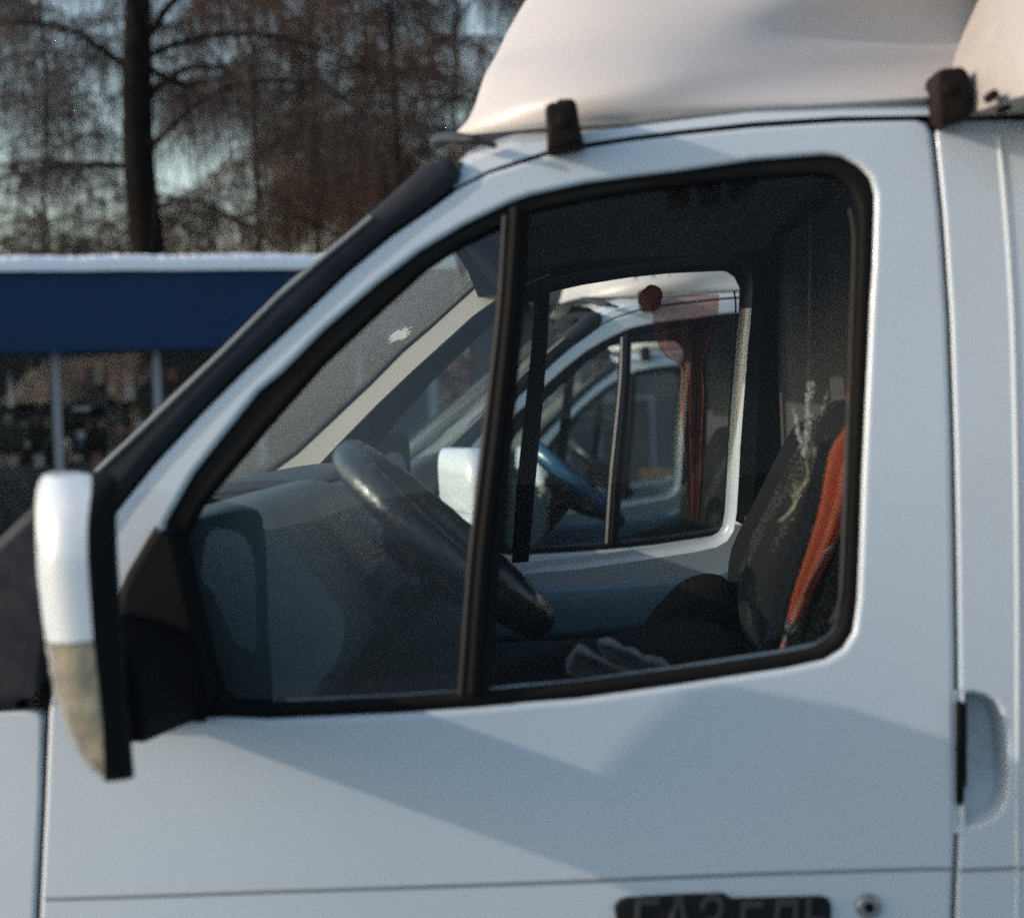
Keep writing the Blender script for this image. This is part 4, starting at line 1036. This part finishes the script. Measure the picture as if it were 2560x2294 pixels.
def tcopy(src, loc, rz, sc, mt=None):
    r = src.copy(); COL.objects.link(r); r.location = loc; r.rotation_euler = (0, 0, rz); r.scale = (sc, sc, sc)
    for k in [c for c in TK[src]]:
        q = k.copy(); COL.objects.link(q); q.parent = r
        if mt and k.name.startswith('crown'): q.data = CR[(src, mt)]
    return r
GT = 'bare trees behind the kiosk'
py_ = 19.0; base = P(362, 640, py_)
big = twig_tree('bare_tree', 11, 0.25, 11.0, 'twig', limbs=11, limb0=4.6, spread=4.6,
    special=[(P(345,190,py_).z+0.22, 3.35, 2.6, 0.55), (P(390,130,py_).z+0.22, -0.25, 3.2, 0.75), (P(392,150,py_).z+0.22, -0.1, 1.4, -0.5), (P(320,420,py_).z+0.22, 3.0, 1.6, 0.1)])
big.location = (base.x+0.10, py_, -0.22); big.rotation_euler = (0, radians(-0.6), 0)
tag(big, 'tall bare tree with the thick dark trunk standing clear above the kiosk roof', 'tree', GT)
A1 = twig_tree('bare_tree', 21, 0.05, 10.5, 'twig', limbs=19, limb0=1.5, twigs=15)
A2 = twig_tree('bare_tree', 33, 0.05, 9.5, 'twigo', limbs=20, limb0=1.3, subs=10, twigs=14, spread=3.8)
TK = {}
for o in (A1, A2): TK[o] = [c for c in bpy.data.objects if c.parent == o]
def place(o, px, y, rz, sc):
    b = P(px, 640, y); o.location = (b.x, y, -0.22); o.rotation_euler = (0, 0, rz); o.scale = (sc, sc, sc); return o
spots = [(A1, -150, 23, 0.3, 1.0, 'bare weeping tree at the left edge above the kiosk roof'),
 (A2, 1000, 21, 0.5, 1.0, 'rust coloured bare tree rising just left of the roof fairing'),
 (A1, 120, 27, 2.0, 1.05, 'bare tree left of the thick trunk, with long drooping twigs'),
 (A1, 640, 24, 4.1, 1.05, 'bare tree right of the thick trunk, above the end of the snowy roof'),
 (A2, 800, 26, 1.1, 1.1, 'rust tinted bare tree between the thick trunk and the fairing'),
 (A1, 330, 36, 3.0, 1.15, 'distant bare tree directly behind the thick trunk'),
 (A1, 540, 33, 5.2, 1.2, 'distant bare tree in the gap right of the thick trunk'),
 (A2, 1160, 27, 2.4, 1.15, 'rust coloured bare tree hidden mostly behind the roof fairing'),
 (A1, 1380, 22, 1.7, 1.0, 'bare tree beyond the parked trucks, seen through their windshields'),
 (A1, -60, 38, 0.9, 1.2, 'distant bare tree at the far left of the wood'),
 (A2, 930, 34, 3.6, 1.25, 'distant rust tinted bare tree left of the fairing'),
 (A2, 720, 40, 0.2, 1.3, 'furthest rust tinted bare tree above the end of the kiosk'),
 (A1, 1750, 25, 2.9, 1.0, 'bare tree behind the third truck, seen through its rear window')]
seen = set()
spots = [q for q in spots if q[1] not in (330, 540)]
for src, px, y, rz, sc, lb in spots:
    o = src if src not in seen else tcopy(src, (0, 0, 0), 0, 1); seen.add(src)
    place(o, px, y, rz, sc); tag(o, lb, 'tree', GT)

# brown pavilion beyond the trucks, with two orange crates in front
def pavilion():
    y = 16.0; a = P(1190, 800, y); b = P(2300, 800, y); z1 = P(1500, 760, y).z; MT['brown'] = mat('pavilion_wall', (0.10, 0.085, 0.075), 0.9, var=0.4, vscale=2.5); g0 = -0.22
    root = empty('pavilion', ((a.x+b.x)/2, y, g0)); L = root.location; w = (b.x-a.x)/2
    m = MB(); box(m, (-w, 0, 0), (w, 3, z1-g0)); m.build('wall', 'brown', root, smooth=False)
    m = MB(); box(m, (-w-0.2, -0.3, z1-g0), (w+0.2, 3.2, z1-g0+0.14)); m.build('roof', 'shelf', root, smooth=False)
    for i in range(5):
        m = MB(); x = -w+0.3+i*0.84; box(m, (x, -0.03, 0.9), (x+0.55, 0.03, 1.9)); f = m.build('window', 'post', root, smooth=False)
        m = MB(); box(m, (x+0.04, -0.04, 0.94), (x+0.51, -0.031, 1.86)); m.build('pane', 'shopin', f, smooth=False)
    tag(root, 'low brown pavilion with small windows standing beyond the third truck', 'building')
    MT['oc'] = mat('orange_crate', (0.38, 0.17, 0.08), 0.6, var=0.2)
    for k, (px, py, lb) in enumerate(((1634, 1245, 'lower orange crate stacked in front of the brown pavilion'), (1637, 1205, 'upper orange crate stacked in front of the brown pavilion'))):
        c = P(px, py, y-1.0); m = MB(); s_ = 0.13
        for zz in (0.0, 0.045, 0.09): box(m, (-s_, -0.1, zz), (s_, 0.1, zz+0.032))
        for sx in (-s_, s_-0.02): box(m, (sx, -0.102, 0), (sx+0.02, 0.102, 0.125))
        o = m.build('orange_crate', 'oc', smooth=False); o.location = c; tag(o, lb, 'crate', 'orange crates')
    tb = MB(); c = P(1640, 1249, y-1.0); g1 = -0.22
    box(tb, (-0.6, -0.3, -0.03), (0.6, 0.3, 0.0)); o = tb.build('table_top', 'post', None, smooth=False)
    r2 = empty('trestle_table', (c.x, c.y, c.z)); o.parent = r2
    for sx in (-0.55, 0.5):
        for sy in (-0.27, 0.22):
            m = MB(); box(m, (sx, sy, g1-c.z), (sx+0.05, sy+0.05, -0.031)); m.build('leg', 'post', r2, smooth=False)
    tag(r2, 'grey trestle table carrying the orange crates by the pavilion', 'table')
pavilion()
